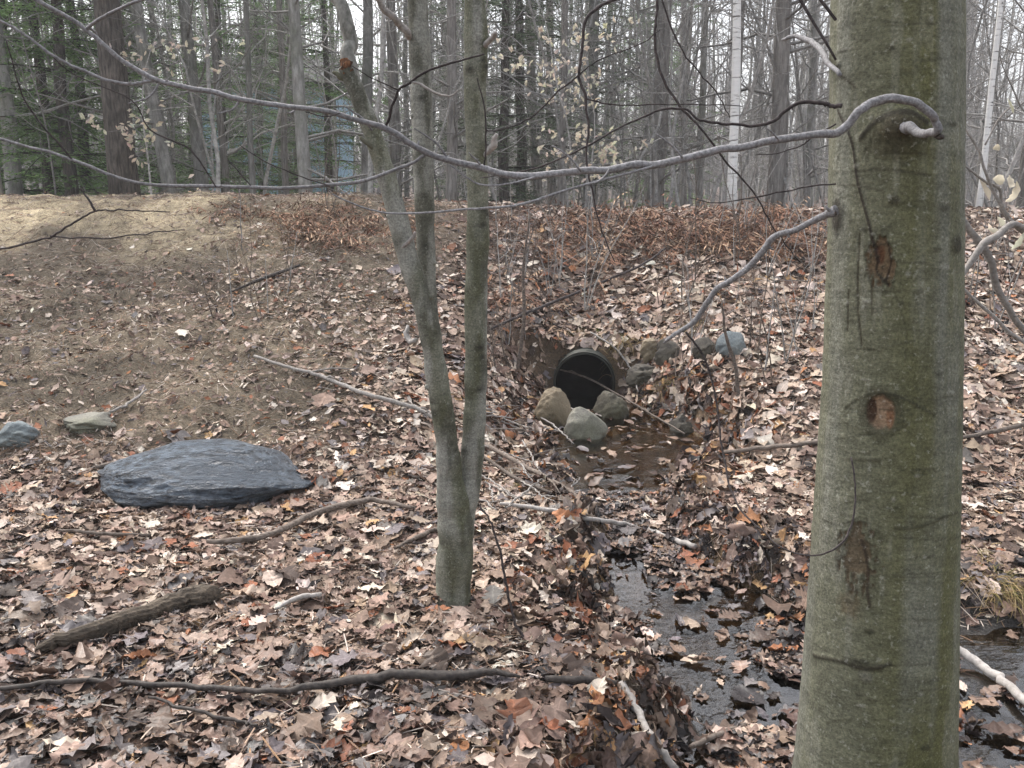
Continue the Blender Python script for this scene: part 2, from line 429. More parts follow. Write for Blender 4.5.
# ------------------------------------------------------------------ world, sun, camera
w = bpy.data.worlds.new('World'); SC.world = w; w.use_nodes = True
nt = w.node_tree; bg = nt.nodes['Background']
sky = nt.nodes.new('ShaderNodeTexSky'); sky.sky_type = 'NISHITA'; sky.sun_disc = False
SUN_EL, SUN_AZ = math.radians(56), math.radians(-35)      # azimuth clockwise from +Y
sky.sun_elevation = SUN_EL; sky.sun_rotation = SUN_AZ; sky.air_density = 1.0; sky.dust_density = 5.0; sky.ozone_density = 1.0
hs = nt.nodes.new('ShaderNodeHueSaturation'); hs.inputs['Saturation'].default_value = 0.38
nt.links.new(sky.outputs[0], hs.inputs['Color']); nt.links.new(hs.outputs[0], bg.inputs['Color'])
bg.inputs['Strength'].default_value = 0.15
sl = bpy.data.lights.new('overcast_sun', 'SUN'); sl.energy = 0.7; sl.angle = math.radians(14); sl.color = (1.0, 0.97, 0.92)
so = bpy.data.objects.new('overcast_sun', sl); COL.objects.link(so)
sd = np.array([math.sin(SUN_AZ) * math.cos(SUN_EL), math.cos(SUN_AZ) * math.cos(SUN_EL), math.sin(SUN_EL)])
from mathutils import Vector
so.rotation_euler = Vector(sd).to_track_quat('Z', 'Y').to_euler()
cam = bpy.data.cameras.new('camera'); co = bpy.data.objects.new('camera', cam); COL.objects.link(co)
co.location = EYE; co.rotation_euler = (PI / 2 - PITCH, 0, 0)
cam.sensor_width = 36; cam.lens = 36 * FPX / 1024; cam.clip_start = 0.05; cam.clip_end = 3000
SC.camera = co
SC.view_settings.view_transform = 'Standard'; SC.view_settings.look = 'None'
SC.view_settings.exposure = 1.58; SC.view_settings.gamma = 1
try: SC.view_settings.use_curve_mapping = False
except Exception: pass
SC.render.engine = 'CYCLES'
SC.cycles.max_bounces = 6; SC.cycles.diffuse_bounces = 3; SC.cycles.glossy_bounces = 3; SC.cycles.transmission_bounces = 4
SC.cycles.use_denoising = True

# ------------------------------------------------------------------ ground
def graded(lo, hi, fine0, fine1, step, grow=1.25):
    a = list(np.arange(fine0, fine1 + 1e-6, step))
    s = step; x = fine1
    while x < hi:
        s *= grow; x += s; a.append(min(x, hi))
    s = step; x = fine0
    while x > lo:
        s *= grow; x -= s; a.insert(0, max(x, lo))
    return np.array(sorted(set(np.round(a, 5))))
xs = graded(-260, 260, -7.0, 7.0, 0.05); ys = graded(-60, 300, 1.4, 11.2, 0.05)
xs = np.array(sorted(set(np.round(np.concatenate([xs, np.arange(0.1, 1.15, 0.02)]), 4))))
ys = np.array(sorted(set(np.round(np.concatenate([ys, np.arange(7.35, 8.1, 0.0125)]), 4))))
X, Y = np.meshgrid(xs, ys)
Z = height(X, Y)
PX, PZ, PR, PY0 = 0.61, 0.180, 0.247, 7.36       # culvert axis and mouth

def sand_mask(x, y):
    s = sstep(8.2, 9.6, y) * (1 - sstep(-3.6, -1.6, x)) * (1 - sstep(16, 22, y))
    return s * sstep(0.30, 0.56, fbm(x * 1.1, y * 1.1, 91, 3))
def soil_colour(x, y):
    x = np.asarray(x); y = np.asarray(y)
    n = fbm(x * 2, y * 2, 101, 4)
    base = np.array(linear((96, 78, 66)))
    duff = np.array(linear((115, 103, 86)))
    sand = np.array(linear((184, 168, 138)))
    mud = np.array(linear((98, 80, 58)))
    leafy = np.array(linear((98, 82, 72)))
    c = base[None] * np.ones(x.shape + (1,))
    def mixc(c, col, m): return c * (1 - m[..., None]) + col * m[..., None]
    c = mixc(c, duff, duff_mask(x, y))
    c = mixc(c, sand, sand_mask(x, y))
    d, wd, lev = stream_field(x, y)
    c = mixc(c, mud, (1 - sstep(1.0, 3.0, d / (wd + 0.05))) * (1 - sstep(7.6, 7.9, y)))
    bx = (x - 2.1) / 1.5; by = (y - 2.8) / 1.1
    c = mixc(c, np.array(linear((56, 53, 50))), (1 - sstep(0.8, 1.3, np.hypot(bx, by))))
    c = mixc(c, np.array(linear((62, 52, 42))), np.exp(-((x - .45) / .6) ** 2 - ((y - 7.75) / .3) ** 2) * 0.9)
    c = mixc(c, np.array(linear((66, 54, 44))), np.exp(-((x + 2.35) / .75) ** 2 - ((y - 8.0) / .55) ** 2) * sstep(0.35, 0.6, fbm(x * 2.7, y * 2.7, 181, 3)) * 0.85)
    mossn = np.exp(-((x - .72) / .16) ** 2 - ((y - 7.95) / .12) ** 2)
    c = mixc(c, np.array(linear((94, 98, 44))), np.clip(mossn, 0, 1))
    c = mixc(c, leafy, sstep(14, 18, y))
    return c * (0.75 + 0.5 * n)[..., None] * (0.80 + 0.42 * sstep(0.3, 0.7, fbm(x * 1.3, y * 1.3, 171, 3)))[..., None]
def wet_mask(x, y):
    d, wd, lev = stream_field(x, y)
    a = (1 - sstep(1.0, 2.6, d / (wd + 0.05))) * (1 - sstep(7.4, 7.6, y))
    bx = (x - 2.1) / 1.5; by = (y - 2.8) / 1.1
    b = 1 - sstep(0.85, 1.25, np.hypot(bx, by))
    c = (1 - sstep(2.75, 3.2, y + 0.25 * x)) * sstep(0.35, 0.6, fbm(x * 2.2, y * 2.2, 111, 3))
    return np.clip(np.maximum(np.maximum(a, b), 0.9 * c), 0, 1)

nx, ny = len(xs), len(ys)
idx = np.arange(nx * ny).reshape(ny, nx)
Q = np.stack([idx[:-1, :-1], idx[:-1, 1:], idx[1:, 1:], idx[1:, :-1]], -1).reshape(-1, 4)
V = np.stack([X, Y, Z], -1).reshape(-1, 3)
fc = V[Q].mean(1)
hole = (np.hypot(fc[:, 0] - PX, fc[:, 2] - PZ) < PR + 0.004) & (fc[:, 1] > 7.3) & (fc[:, 1] < 10)
Q = Q[~hole]
me = mesh_from('ground', V, Q, None, soil_colour(V[:, 0], V[:, 1]), True, {'wet': wet_mask(V[:, 0], V[:, 1])})
tag(link('ground', me, M['soil']), kind='structure')

# stream water surface
wx = np.arange(-0.6, 4.6, 0.022); wy = np.arange(1.0, 7.62, 0.022)
WX, WY = np.meshgrid(wx, wy)
d, wd, lev = stream_field(WX, WY)
WZ = np.interp(WY, ST[::-1][1:, 1], ST[::-1][1:, 3])
WZ = WZ + 0.012 * (fbm(WX * 4, WY * 4, 121, 2) - 0.5) + sstep(0.35, 0.75, fbm(WX * 1.6, WY * 1.6, 127, 2)) * (0.008 * (fbm(WX * 3.0 + 1.2 * WY, WY * 6, 123, 2) - 0.5))
H = height(WX, WY)
bx = (WX - 2.1) / 1.6; by = (WY - 2.8) / 1.2
near = (d < wd * 2.6 + 0.1) | (np.hypot(bx, by) < 1.25)
keep = (H < WZ + 0.06) & near
idx = np.arange(WX.size).reshape(WX.shape)
Qw = np.stack([idx[:-1, :-1], idx[:-1, 1:], idx[1:, 1:], idx[1:, :-1]], -1).reshape(-1, 4)
kf = keep.ravel()[Qw].any(1)
Qw = Qw[kf]; used = np.unique(Qw); rm = np.full(WX.size, -1); rm[used] = np.arange(len(used))
Vw = np.stack([WX, WY, WZ], -1).reshape(-1, 3)[used]
tag(link('water', mesh_from('water', Vw, rm[Qw]), M['water']), kind='structure')

# ------------------------------------------------------------------ fallen leaves (uncountable)
def leaf_protos(n_sec, kinds):
    out = []
    for kind, curl, fold, seed in kinds:
        r = np.random.default_rng(seed)
        t = np.linspace(0, 1, n_sec)
        env = np.sin(PI * np.clip(t, 0.001, 0.999) ** 0.85) ** 0.8
        if kind == 'oak':
            lob = 0.76 + 0.24 * np.cos(t * PI * 2 * 3.0 + r.random() * 2)
            wl = 0.30 * env * lob; wr = 0.30 * env * (0.76 + 0.24 * np.cos(t * PI * 2 * 3.0 + r.random() * 2))
        elif kind == 'maple':
            pk = np.exp(-((t - 0.34) / 0.13) ** 2) + 0.62 * np.exp(-((t - 0.66) / 0.09) ** 2) + 0.30 * np.exp(-((t - 0.10) / 0.07) ** 2)
            wl = 0.24 * pk + 0.18 * env; wr = 0.24 * pk * (0.8 + 0.4 * r.random()) + 0.18 * env
        elif kind == 'oval':
            wl = 0.25 * env; wr = 0.25 * env
        else:
            wl = 0.35 * env * (0.5 + r.random(n_sec)); wr = 0.35 * env * (0.5 + r.random(n_sec))
        wl[0] = wr[0] = 0.012; wl[-1] = wr[-1] = 0.01
        # curl along the midrib
        ang = np.cumsum(np.full(n_sec, curl / n_sec) + 0.25 * (r.random(n_sec) - 0.5)) - curl / 2
        ds = 1.0 / (n_sec - 1)
        x = np.cumsum(np.cos(ang)) * ds; z = np.cumsum(np.sin(ang)) * ds
        x -= x.mean(); z -= z.mean()
        wob = 0.10 * (r.random(n_sec) - 0.5)
        P = np.zeros((n_sec, 3, 3))
        nzx, nzz = -np.sin(ang), np.cos(ang)
        for s, wv, sg in ((0, wl, -1), (2, wr, 1)):
            f = fold + 0.5 * (r.random(n_sec) - 0.5)
            lift = wv * np.sin(f) + wob * (1 if s == 0 else -1) * env
            P[:, s, 0] = x + nzx * lift + 0.12 * wv
            P[:, s, 1] = sg * wv * np.cos(f)
            P[:, s, 2] = z + nzz * lift
        P[:, 1, 0] = x; P[:, 1, 2] = z
        out.append(P.reshape(-1, 3))
    idx = np.arange(n_sec * 3).reshape(n_sec, 3)
    q = np.concatenate([np.stack([idx[:-1, j], idx[:-1, j + 1], idx[1:, j + 1], idx[1:, j]], -1) for j in (0, 1)])
    return np.array(out), q

KINDS = [('oval', 1.0, 1.25, 19), ('oak', 1.4, 1.2, 20), ('oak', -0.6, 1.1, 21), ('oval', 0.3, -1.0, 22), ('oval', 2.4, 0.9, 15), ('oval', 1.0, 1.0, 16), ('frag', 1.6, 0.5, 17), ('oak', 1.2, 0.8, 18), ('oak', 0.5, 0.25, 1), ('oak', 1.6, 0.5, 2), ('oak', -0.9, -0.3, 3), ('maple', 0.6, 0.2, 4), ('maple', -1.2, 0.45, 5), ('maple', 1.8, -0.4, 6),
         ('oval', 0.5, 0.3, 7), ('oval', 1.5, 0.6, 8), ('oval', -0.8, 0.5, 9), ('frag', 0.8, 0.3, 10), ('frag', -0.8, 0.6, 11), ('oak', 2.6, 0.9, 12), ('oak', 0.2, -0.1, 14)]

PAL = np.array([linear(c) for c in [
    (196, 184, 171), (179, 163, 149), (160, 141, 126), (139, 118, 103),      # 0-3 pale to tan
    (132, 112, 99), (114, 94, 82), (93, 75, 66), (73, 60, 53),               # 4-7 browns
    (150, 104, 72), (124, 80, 58), (166, 132, 94),                           # 8-10 rusty
    (58, 50, 47), (46, 42, 42), (104, 97, 96)]])                             # 11-13 wet dark / grey

def rotmats(yaw, tx, ty):
    cy, sy = np.cos(yaw), np.sin(yaw); cx, sx = np.cos(tx), np.sin(tx); c2, s2 = np.cos(ty), np.sin(ty)
    Z_ = np.zeros_like(yaw); O = np.ones_like(yaw)
    Rz = np.array([[cy, -sy, Z_], [sy, cy, Z_], [Z_, Z_, O]]); Rx = np.array([[O, Z_, Z_], [Z_, cx, -sx], [Z_, sx, cx]]); Ry = np.array([[c2, Z_, s2], [Z_, O, Z_], [-s2, Z_, c2]])
    Rz, Rx, Ry = (np.moveaxis(a_, -1, 0) for a_ in (Rz, Rx, Ry))
    return Rx @ Ry @ Rz

def scatter_leaves(x, y, size, nsec, seed):
    r = np.random.default_rng(seed)
    n = len(x)
    protos, q = leaf_protos(nsec, KINDS)
    d, wd, lev = stream_field(x, y)
    hgt = height(x, y)
    wlev = np.interp(y, ST[::-1][1:, 1], ST[::-1][1:, 3])
    inwater = hgt < wlev - 0.005
    z0 = np.maximum(hgt, wlev * inwater + (1 - inwater) * -9)
    edge = np.exp(-((d / (wd + 0.1) - 1.4) / 0.7) ** 2) * (y < 7.3)
    e = 0.03
    gx = (height(x + e, y) - height(x - e, y)) / (2 * e); gy = (height(x, y + e) - height(x, y - e)) / (2 * e)
    gx = np.where(inwater, 0, np.clip(gx, -1.2, 1.2)); gy = np.where(inwater, 0, np.clip(gy, -1.2, 1.2))
    til = np.where(inwater, 0.08, 0.15 + 0.10 * (y > 5.5) + 0.32 * edge)
    tx = np.arctan(gy) + r.normal(0, 1, n) * til; ty = -np.arctan(gx) + r.normal(0, 1, n) * til
    R = rotmats(r.random(n) * 2 * PI, tx, ty)
    kind = r.integers(0, len(KINDS), n)
    # thin, shredded leaves on the duff bank
    dm = duff_mask(x, y)
    kind = np.where(r.random(n) < dm * 0.75, r.choice([0, 1, 3, 4, 5, 6, 14, 15, 16, 17], n), kind)
    P = protos[kind]
    asp = 0.65 + 0.75 * r.random(n)
    P = P * np.stack([np.ones(n), asp, (0.30 + 0.55 * r.random(n) ** 1.5) * (1 + 0.8 * edge)], -1)[:, None, :] * size[:, None, None]
    # every leaf is crumpled in its own way
    P = P + r.normal(0, 0.035, P.shape) * size[:, None, None] * np.array([0.5, 0.5, 0.9])
    P = np.einsum('nij,nvj->nvi', R, P)
    lift = np.where(inwater, 0.004, 0.006 + r.random(n) ** 2 * 0.026 + 0.03 * edge * r.random(n)) + 0.20 * size * np.abs(np.sin(r.normal(0, 0.3, n)))
    Vv = P + np.stack([x, y, z0 + lift], -1)[:, None, :]
    # colours
    pale = 0.39 + 0.32 * sstep(0.5, 1.4, x) * sstep(4.8, 6.2, y) + 0.30 * np.exp(-((x + 1.25 + 0.6 * (y - 7.1)) / 0.75) ** 2) * sstep(5.0, 6.0, y) - 0.12 * (1 - sstep(2.6, 3.4, y)) + 0.26 * np.exp(-((x - .15) / .6) ** 2 - ((y - 4.8) / 1.2) ** 2)
    pale = pale + 0.35 * (fbm(x * 1.4, y * 1.4, 131, 3) - 0.5)
    wet = wet_mask(x, y)
    pale = pale - 0.10 * dm * (1 - np.exp(-((x + 1.25 + 0.6 * (y - 7.1)) / 0.8) ** 2))
    pale = np.clip(pale * (1 - 0.65 * wet * (1 - edge * .6)), 0.04, 0.85)
    orange = 0.055 + 0.10 * (fbm(x * 1.1 + 7, y * 1.1, 141, 2) - 0.5) + 0.16 * edge
    u = r.random(n)
    ci = np.where(u < pale, r.choice([0, 1, 1, 2, 2, 2, 3, 3], n), np.where(u < pale + orange, r.choice([8, 9, 9, 10], n), r.choice([3, 4, 4, 5, 5, 6, 7, 13], n)))
    ci = np.where((r.random(n) < wet * 0.50 + 0.03), r.choice([6, 7, 11, 12, 13, 13, 5], n), ci)
    c = PAL[ci] * (0.75 + 0.5 * r.random((n, 1))) * (1 + 0.022 * r.normal(0, 1, (n, 3)))
    c = np.clip(c, 0.01, 0.8)
    nv = P.shape[1]
    shade = np.ones((n, nv))
    C = (c[:, None, :] * shade[..., None]).reshape(-1, 3)
    wetv = np.repeat(np.clip(wet * (0.4 + 0.8 * r.random(n)), 0, 1), nv)
    Qs = (q[None] + (np.arange(n) * nv)[:, None, None]).reshape(-1, 4)
    mid = np.tile(np.tile([0.0, 1.0, 0.0], nsec), n)
    return Vv.reshape(-1, 3), Qs, C, wetv, mid

def leaf_points(n, y0, y1, seed):
    r = np.random.default_rng(seed)
    y = np.sqrt(r.random(n) * (y1 ** 2 - y0 ** 2) + y0 ** 2)
    x = (r.random(n) * 2 - 1) * (0.62 * y + 1.3)
    dens = 1 - 0.66 * duff_mask(x, y) - 0.20 * sand_mask(x, y)
    dens = dens + 0.45 * np.exp(-((x + 1.25 + 0.6 * (y - 7.1)) / 0.65) ** 2) * sstep(5.0, 6.0, y) * (1 - sstep(9.5, 10.5, y))
    hgt = height(x, y); wlev = np.interp(y, ST[::-1][1:, 1], ST[::-1][1:, 3])
    wat = hgt < wlev + 0.005
    clump = sstep(0.48, 0.58, fbm(x * 2.3, y * 2.3, 151, 3))
    dens = np.where(wat, 0.06 + 0.85 * clump, dens)
    dens = np.where(wat & (y > 5.3), 0.05, dens)
    dens = np.where((np.hypot((x - 2.15) / 1.05, (y - 2.95) / 0.8) < 1), dens * 0.22, dens)
    # leaf dam in the middle of the stream
    dens = np.where((np.abs(y - 4.75) < 0.40) & (np.abs(x - .7) < .7), 1.0, dens)
    dens = dens * (0.72 + 0.5 * fbm(x * 3, y * 3, 161, 3))
    dens = np.where((np.hypot((x - .55) / .6, (y - 7.6) / .3) < 1), dens * 0.6, dens)
    inpipe = (np.abs(x - PX) < 0.27) & (y > 7.2) & (y < 8.0) & (height(x, y) < 0.43)
    dens = np.where(inpipe, 0, dens)
    big = (np.hypot((x + 1.80) / 0.54, (y - 4.95) / 0.36) < 1)      # the slate boulder
    dens = np.where(big, 0, dens)
    tr = np.hypot(x - 1.0, y - 2.2) < 0.24
    dens = np.where(tr, 0, dens)
    kx = r.random(n) < dens
    x, y = x[kx], y[kx]
    s = 0.080 * np.exp(r.normal(0, 0.42, len(x)))
    s = s * (1 + 0.22 * sstep(5.0, 6.5, y) * sstep(-.5, .5, x)) * (1 - 0.45 * duff_mask(x, y)) * np.where(y > 9.2, 0.9, 1)
    return x, y, np.clip(s, 0.02, 0.16)

VV, QQ, CC, WW, MM = [], [], [], [], []; off = 0
for (n, y0, y1, nsec, seed) in ((34000, 1.9, 5.2, 13, 201), (42000, 5.2, 8.4, 7, 202), (30000, 8.4, 13.0, 5, 203)):
    x, y, s = leaf_points(n, y0, y1, seed)
    v_, q_, c_, w_, m_ = scatter_leaves(x, y, s, nsec, seed + 50)
    VV.append(v_); QQ.append(q_ + off); CC.append(c_); WW.append(w_); MM.append(m_); off += len(v_)
me = mesh_from('leaf_litter', np.vstack(VV), np.vstack(QQ), None, np.vstack(CC), True, {'wet': np.concatenate(WW), 'mid': np.concatenate(MM)})
tag(link('leaf_litter', me, M['leaf']), 'curled pale, brown and orange fallen leaves strewn over the ground', 'fallen leaves', kind='stuff')

# woodland floor leaves beyond the crest: sparse, coarse
r = np.random.default_rng(77)
# fine litter: slivers, needles and tiny twigs
def slivers(n, seed, ymax=11.5):
    r = np.random.default_rng(seed)
    y = np.sqrt(r.random(n) * (ymax ** 2 - 1.9 ** 2) + 1.9 ** 2); x = (r.random(n) * 2 - 1) * (0.62 * y + 1.2)
    dm = duff_mask(x, y); d, wd, lev = stream_field(x, y)
    dens = 0.45 + 0.55 * dm
    hgt = height(x, y); wlev = np.interp(y, ST[::-1][1:, 1], ST[::-1][1:, 3])
    dens = np.where(hgt < wlev, 0, dens)
    dens = np.where(np.hypot((x + 1.80) / 0.54, (y - 4.95) / 0.36) < 1, 0.0, dens)
    dens = np.where((np.abs(x - PX) < 0.27) & (y > 7.2) & (y < 8.0) & (hgt < 0.43), 0, dens)
    kx = r.random(n) < dens; x, y, dm = x[kx], y[kx], dm[kx]; n = len(x)
    L = 0.030 * np.exp(r.normal(0, 0.6, n)); W = L * (0.05 + 0.22 * r.random(n) ** 2)
    twig = r.random(n) < 0.16
    L = np.where(twig, L * 3.2, L); W = np.where(twig, 0.0022 + 0.002 * r.random(n), W)
    L = np.clip(L, 0.01, 0.24); W = np.minimum(W, 0.0065)
    e = 0.03; gx = (height(x + e, y) - height(x - e, y)) / (2 * e); gy = (height(x, y + e) - height(x, y - e)) / (2 * e)
    R = rotmats(r.random(n) * 2 * PI, np.arctan(gy) + r.normal(0, .14, n), -np.arctan(gx) + r.normal(0, .14, n))
    sec = np.array([[0, 1.0], [-0.87, -0.5], [0.87, -0.5]])
    P = np.zeros((n, 9, 3))
    bend = r.normal(0, 0.12, n)
    for i, t in enumerate((-0.5, 0.0, 0.5)):
        for j in range(3):
            P[:, i * 3 + j, 0] = t * L
            P[:, i * 3 + j, 1] = sec[j, 0] * W * 0.5 * (1 - 0.5 * abs(t)) + bend * L * (0.25 - t * t)
            P[:, i * 3 + j, 2] = sec[j, 1] * W * np.where(twig, .5, 0.18)
    P = np.einsum('nij,nvj->nvi', R, P) + np.stack([x, y, height(x, y) + 0.006 + (0.018 + 0.014 * (ymax < 9)) * r.random(n)], -1)[:, None]
    q = np.array([[i * 3 + j, i * 3 + (j + 1) % 3, i * 3 + 3 + (j + 1) % 3, i * 3 + 3 + j] for i in (0, 1) for j in range(3)])
    pal = np.array([linear(c) for c in [(176, 160, 144), (150, 128, 110), (120, 98, 80), (100, 80, 66), (78, 62, 54), (190, 178, 166), (130, 104, 80)]])
    c = pal[r.integers(0, len(pal), n)] * (0.75 + 0.5 * r.random((n, 1))) * (0.45 + 1.0 * sstep(0.3, 0.7, fbm(x * 1.3, y * 1.3, 171, 3)))[:, None]
    c = np.where(twig[:, None], pal[r.choice([0, 1, 4, 5, 3], n)], c)
    return P.reshape(-1, 3), (q[None] + (np.arange(n) * 9)[:, None, None]).reshape(-1, 4), np.repeat(c, 9, 0)
v_, q_, c_ = slivers(110000, 301)
v2, q2, c2 = slivers(70000, 302, 5.4)
q_ = np.vstack([q_, q2 + len(v_)]); v_ = np.vstack([v_, v2]); c_ = np.vstack([c_, c2])
tag(link('twig_litter', mesh_from('twig_litter', v_, q_, None, c_, False), M['litter']), 'fine litter of twigs, needles and shredded leaves on the bank', 'twig litter', kind='stuff')

# ------------------------------------------------------------------ rocks
def rock(name, base, dims, seed, mat, label, cat='rock', group=None, rz=0.0, flat=0.25, ridge=0.0, sub=5, amp=0.22, planes=5, dome=1.0):
    import bmesh
    bm = bmesh.new(); bmesh.ops.create_icosphere(bm, subdivisions=sub, radius=1.0)
    P = np.array([v_.co[:] for v_ in bm.verts])
    s = seed * 3.7
    n = (fbm(P[:, 0] * 1.3 + s, P[:, 1] * 1.3 + P[:, 2] * 1.9 + s, seed, 3) - 0.5) * 2 * amp * 1.6
    n2 = (fbm(P[:, 0] * 5 + s, P[:, 2] * 7 + P[:, 1] * 4 + s, seed + 5, 3) - 0.5) * amp * 0.9
    Pn = P * (1 + n + n2)[:, None]
    # a few planed facets
    rr = np.random.default_rng(seed)
    for _ in range(planes):
        d_ = rr.normal(0, 1, 3); d_[2] = abs(d_[2]) * 1.3; d_ /= np.linalg.norm(d_)
        lim = 0.66 + 0.22 * rr.random(); ov = np.clip(Pn @ d_ - lim, 0, None)
        Pn = Pn - ov[:, None] * d_ * 0.8
    if ridge:
        lay = Pn[:, 2] * 9 + 0.8 * fbm(Pn[:, 0] * 2, Pn[:, 1] * 2, seed + 9, 3) * 3
        Pn = Pn * (1 + ridge * (np.abs((lay % 1) - 0.5) - 0.25) * np.array([1, 1, .2]).mean())[:, None]
    if dome != 1.0:      # a low whaleback: thin towards its ends
        q_ = np.clip(np.hypot(P[:, 0], P[:, 1] * 0.8), 0, 1); Pn[:, 2] = Pn[:, 2] * (1.15 - 0.75 * q_ ** 2) + 0.10 * Pn[:, 0] * (Pn[:, 2] > 0) * -1
    Pn = Pn * np.array(dims) / 2
    for v_, p in zip(bm.verts, Pn): v_.co = p
    me = bpy.data.meshes.new(name); bm.to_mesh(me); bm.free()
    for p in me.polygons: p.use_smooth = True
    o = link(name, me, mat, None, base)
    o.rotation_euler = (0, 0, rz)
    return tag(o, label, cat, group)

def rock_px(name, u, vbase, wpx, hpx, seed, mat, label, depth=0.9, sink=0.22, **kw):
    p = ground_hit(u, vbase)
    wm = pxm(wpx, p[1]) * 1.02; hm = pxm(hpx, p[1]) / 0.86
    dims = (wm, wm * depth, hm / (1 - sink) * 1.0)
    base = (p[0], p[1] + wm * depth * 0.35, p[2] + hm * 0.5 - dims[2] * sink * 0.5)
    return rock(name, base, dims, seed, mat, label, **kw)

o = rock('boulder', (-1.80, 4.98, hz(-1.80, 4.95) + 0.03), (1.22, 0.84, 0.39), 6, M['slate'], 'large flat dark slate boulder, wet and bluish, sunk in the left bank', 'boulder', rz=0.06, ridge=0.006, amp=0.09, sub=6, planes=0, dome=0.75)
rock_px('rock', 10, 450, 44, 22, 8, M['rock_blue'], 'small bluish rock cut by the edge of the picture, beyond the slate boulder')
rock_px('rock', 82, 434, 46, 17, 9, M['rock_grey'], 'flat grey stone half buried in litter above the slate boulder')
rock_px('rock', 553, 429, 40, 36, 12, M['rock_tan'], 'tan squarish rock just below the culvert mouth', amp=0.16)
rock_px('rock', 586, 447, 42, 36, 13, M['rock_grey'], 'rounded grey rock at the water edge, foremost below the culvert', amp=0.14)
rock_px('rock', 613, 424, 34, 28, 15, M['rock_moss'], 'dark greenish rock against the right rim of the culvert', amp=0.2)
rock_px('rock', 651, 363, 22, 24, 17, M['rock_tan'], 'small tan stone in the bank above the dark slab')
rock_px('rock', 670, 366, 26, 24, 18, M['rock_dark'], 'small brown stone beside the tan one in the bank')
rock_px('rock', 646, 386, 36, 18, 19, M['rock_dark'], 'dark wedge of rock under the two small bank stones', amp=0.3)
rock_px('rock', 708, 361, 26, 21, 20, M['rock_dark'], 'dark brown rock touching the pale blue rock on the slope')
rock_px('rock', 733, 360, 30, 26, 21, M['rock_blue'], 'smooth pale blue grey rock on the slope right of the culvert', amp=0.12)
rock_px('rock', 684, 436, 26, 16, 23, M['rock_dark'], 'dark wet stone on the far bank of the stream bend')

# ------------------------------------------------------------------ culvert
cul = empty('culvert_pipe', (PX, PY0, PZ - PR), 'corrugated steel culvert pipe opening in the embankment above the stream', 'culvert')
L_ = 4.2; n = 260
yy = np.linspace(0, L_, n)
rad = PR + 0.012 * np.cos(yy * 2 * PI / 0.068)
def ringset(yv, rv, sides=72):
    a_ = np.arange(sides) * 2 * PI / sides
    return np.stack([np.stack([np.cos(a_) * rr, np.full(sides, y_), np.sin(a_) * rr + PR], -1) for y_, rr in zip(yv, rv)])
def skin(Rg):
    n, s, _ = Rg.shape; idx = np.arange(n * s).reshape(n, s)
    return Rg.reshape(-1, 3), np.stack([idx[:-1], np.roll(idx[:-1], -1, 1), np.roll(idx[1:], -1, 1), idx[1:]], -1).reshape(-1, 4)
b = MB()
Rout = ringset(yy, rad + 0.003); Rin = ringset(yy, rad - 0.003)
b.add(*skin(Rout)); barrel = b.build('barrel', M['pipe'], cul)
b = MB(); b.add(*skin(Rin[:, ::-1])); b.build('lining', M['lining'], barrel)  # inner wall of the barrel, its darkness put into the colour
b = MB()
a_ = np.linspace(0, 2 * PI, 73)
ringp = np.stack([np.cos(a_) * PR, np.zeros(73), np.sin(a_) * PR + PR], -1)
b.tube(ringp, 0.006, 8, cap=False)
b.build('rim', M['pipe'], cul)
cul.rotation_euler = (0, 0, -0.10)

# ------------------------------------------------------------------ the beech in the foreground
BX = lambda z: np.interp(z, [-0.45, 0.09, 0.6, 1.17, 1.55, 2.08, 7.5], [1.01, 0.998, 0.981, 0.959, 0.936, 0.898, 0.60])
BY = 2.2
def BR(z):
    z = np.asarray(z, float)
    rr = np.interp(z, [-0.4, 0.09, 0.6, 1.17, 1.55, 2.08, 7.5], [0.232, 0.209, 0.186, 0.1655, 0.155, 0.147, 0.085])
    return rr + 0.07 * np.exp(-(z + 0.30) / 0.13)
def on_trunk(u, v):
    """angle and height on the trunk under a pixel"""
    d = ray(u, v); Y = BY - 0.12
    for _ in range(6):
        p = EYE + d * (Y / d[1]); rr = float(BR(p[2])); dx = np.clip((p[0] - BX(p[2])) / rr, -0.98, 0.98)
        Y = BY - rr * math.sqrt(1 - dx * dx)
    return math.asin(dx), p[2], p
beech = empty('beech_tree', (1.03, BY, -0.2), 'thick mossy grey beech in front, its trunk crossed by a curling limb', 'tree')
borg = np.array([1.03, BY, -0.2])
zz = np.concatenate([np.arange(-0.42, 0.0, 0.02), np.arange(0.0, 2.4, 0.0045), np.linspace(2.41, 7.5, 60)])
aa = np.concatenate([np.linspace(-1.7, 1.7, 210), np.linspace(1.7, 2 * PI - 1.7, 40)[1:-1]]); na = len(aa)
aa = aa          # angle 0 faces the camera (-Y), positive towards +X
A, ZZ = np.meshgrid(aa, zz)
Aw = (A + PI) % (2 * PI) - PI
R0 = BR(ZZ)
lum = 0.012 * (fbm(Aw * 1.3 + 20, ZZ * 1.1, 401, 3) - 0.5) + 0.0035 * (fbm(Aw * 7 + 40, ZZ * 30, 402, 3) - 0.5)
grey = np.array(linear((119, 119, 106))); olive = np.array(linear((95, 94, 61))); dark = np.array(linear((56, 52, 42)))
gm = sstep(0.30, 0.58, fbm(Aw * 1.6 + 11, ZZ * 0.9, 411, 4)) * (0.35 + 0.65 * np.exp(-((Aw - 0.25) / 0.75) ** 2))
C = grey * (1 - gm[..., None]) + olive * gm[..., None]
lich = sstep(0.62, 0.72, fbm(Aw * 5 + 5, ZZ * 5, 421, 4)) * 0.18
C = C * (1 - lich[..., None]) + np.array(linear((160, 158, 148))) * lich[..., None]
band = sstep(0.60, 0.78, vnoise(Aw * 1.1 + 60, ZZ * 22, 431)) * 0.12
C = C * (1 - band)[..., None]
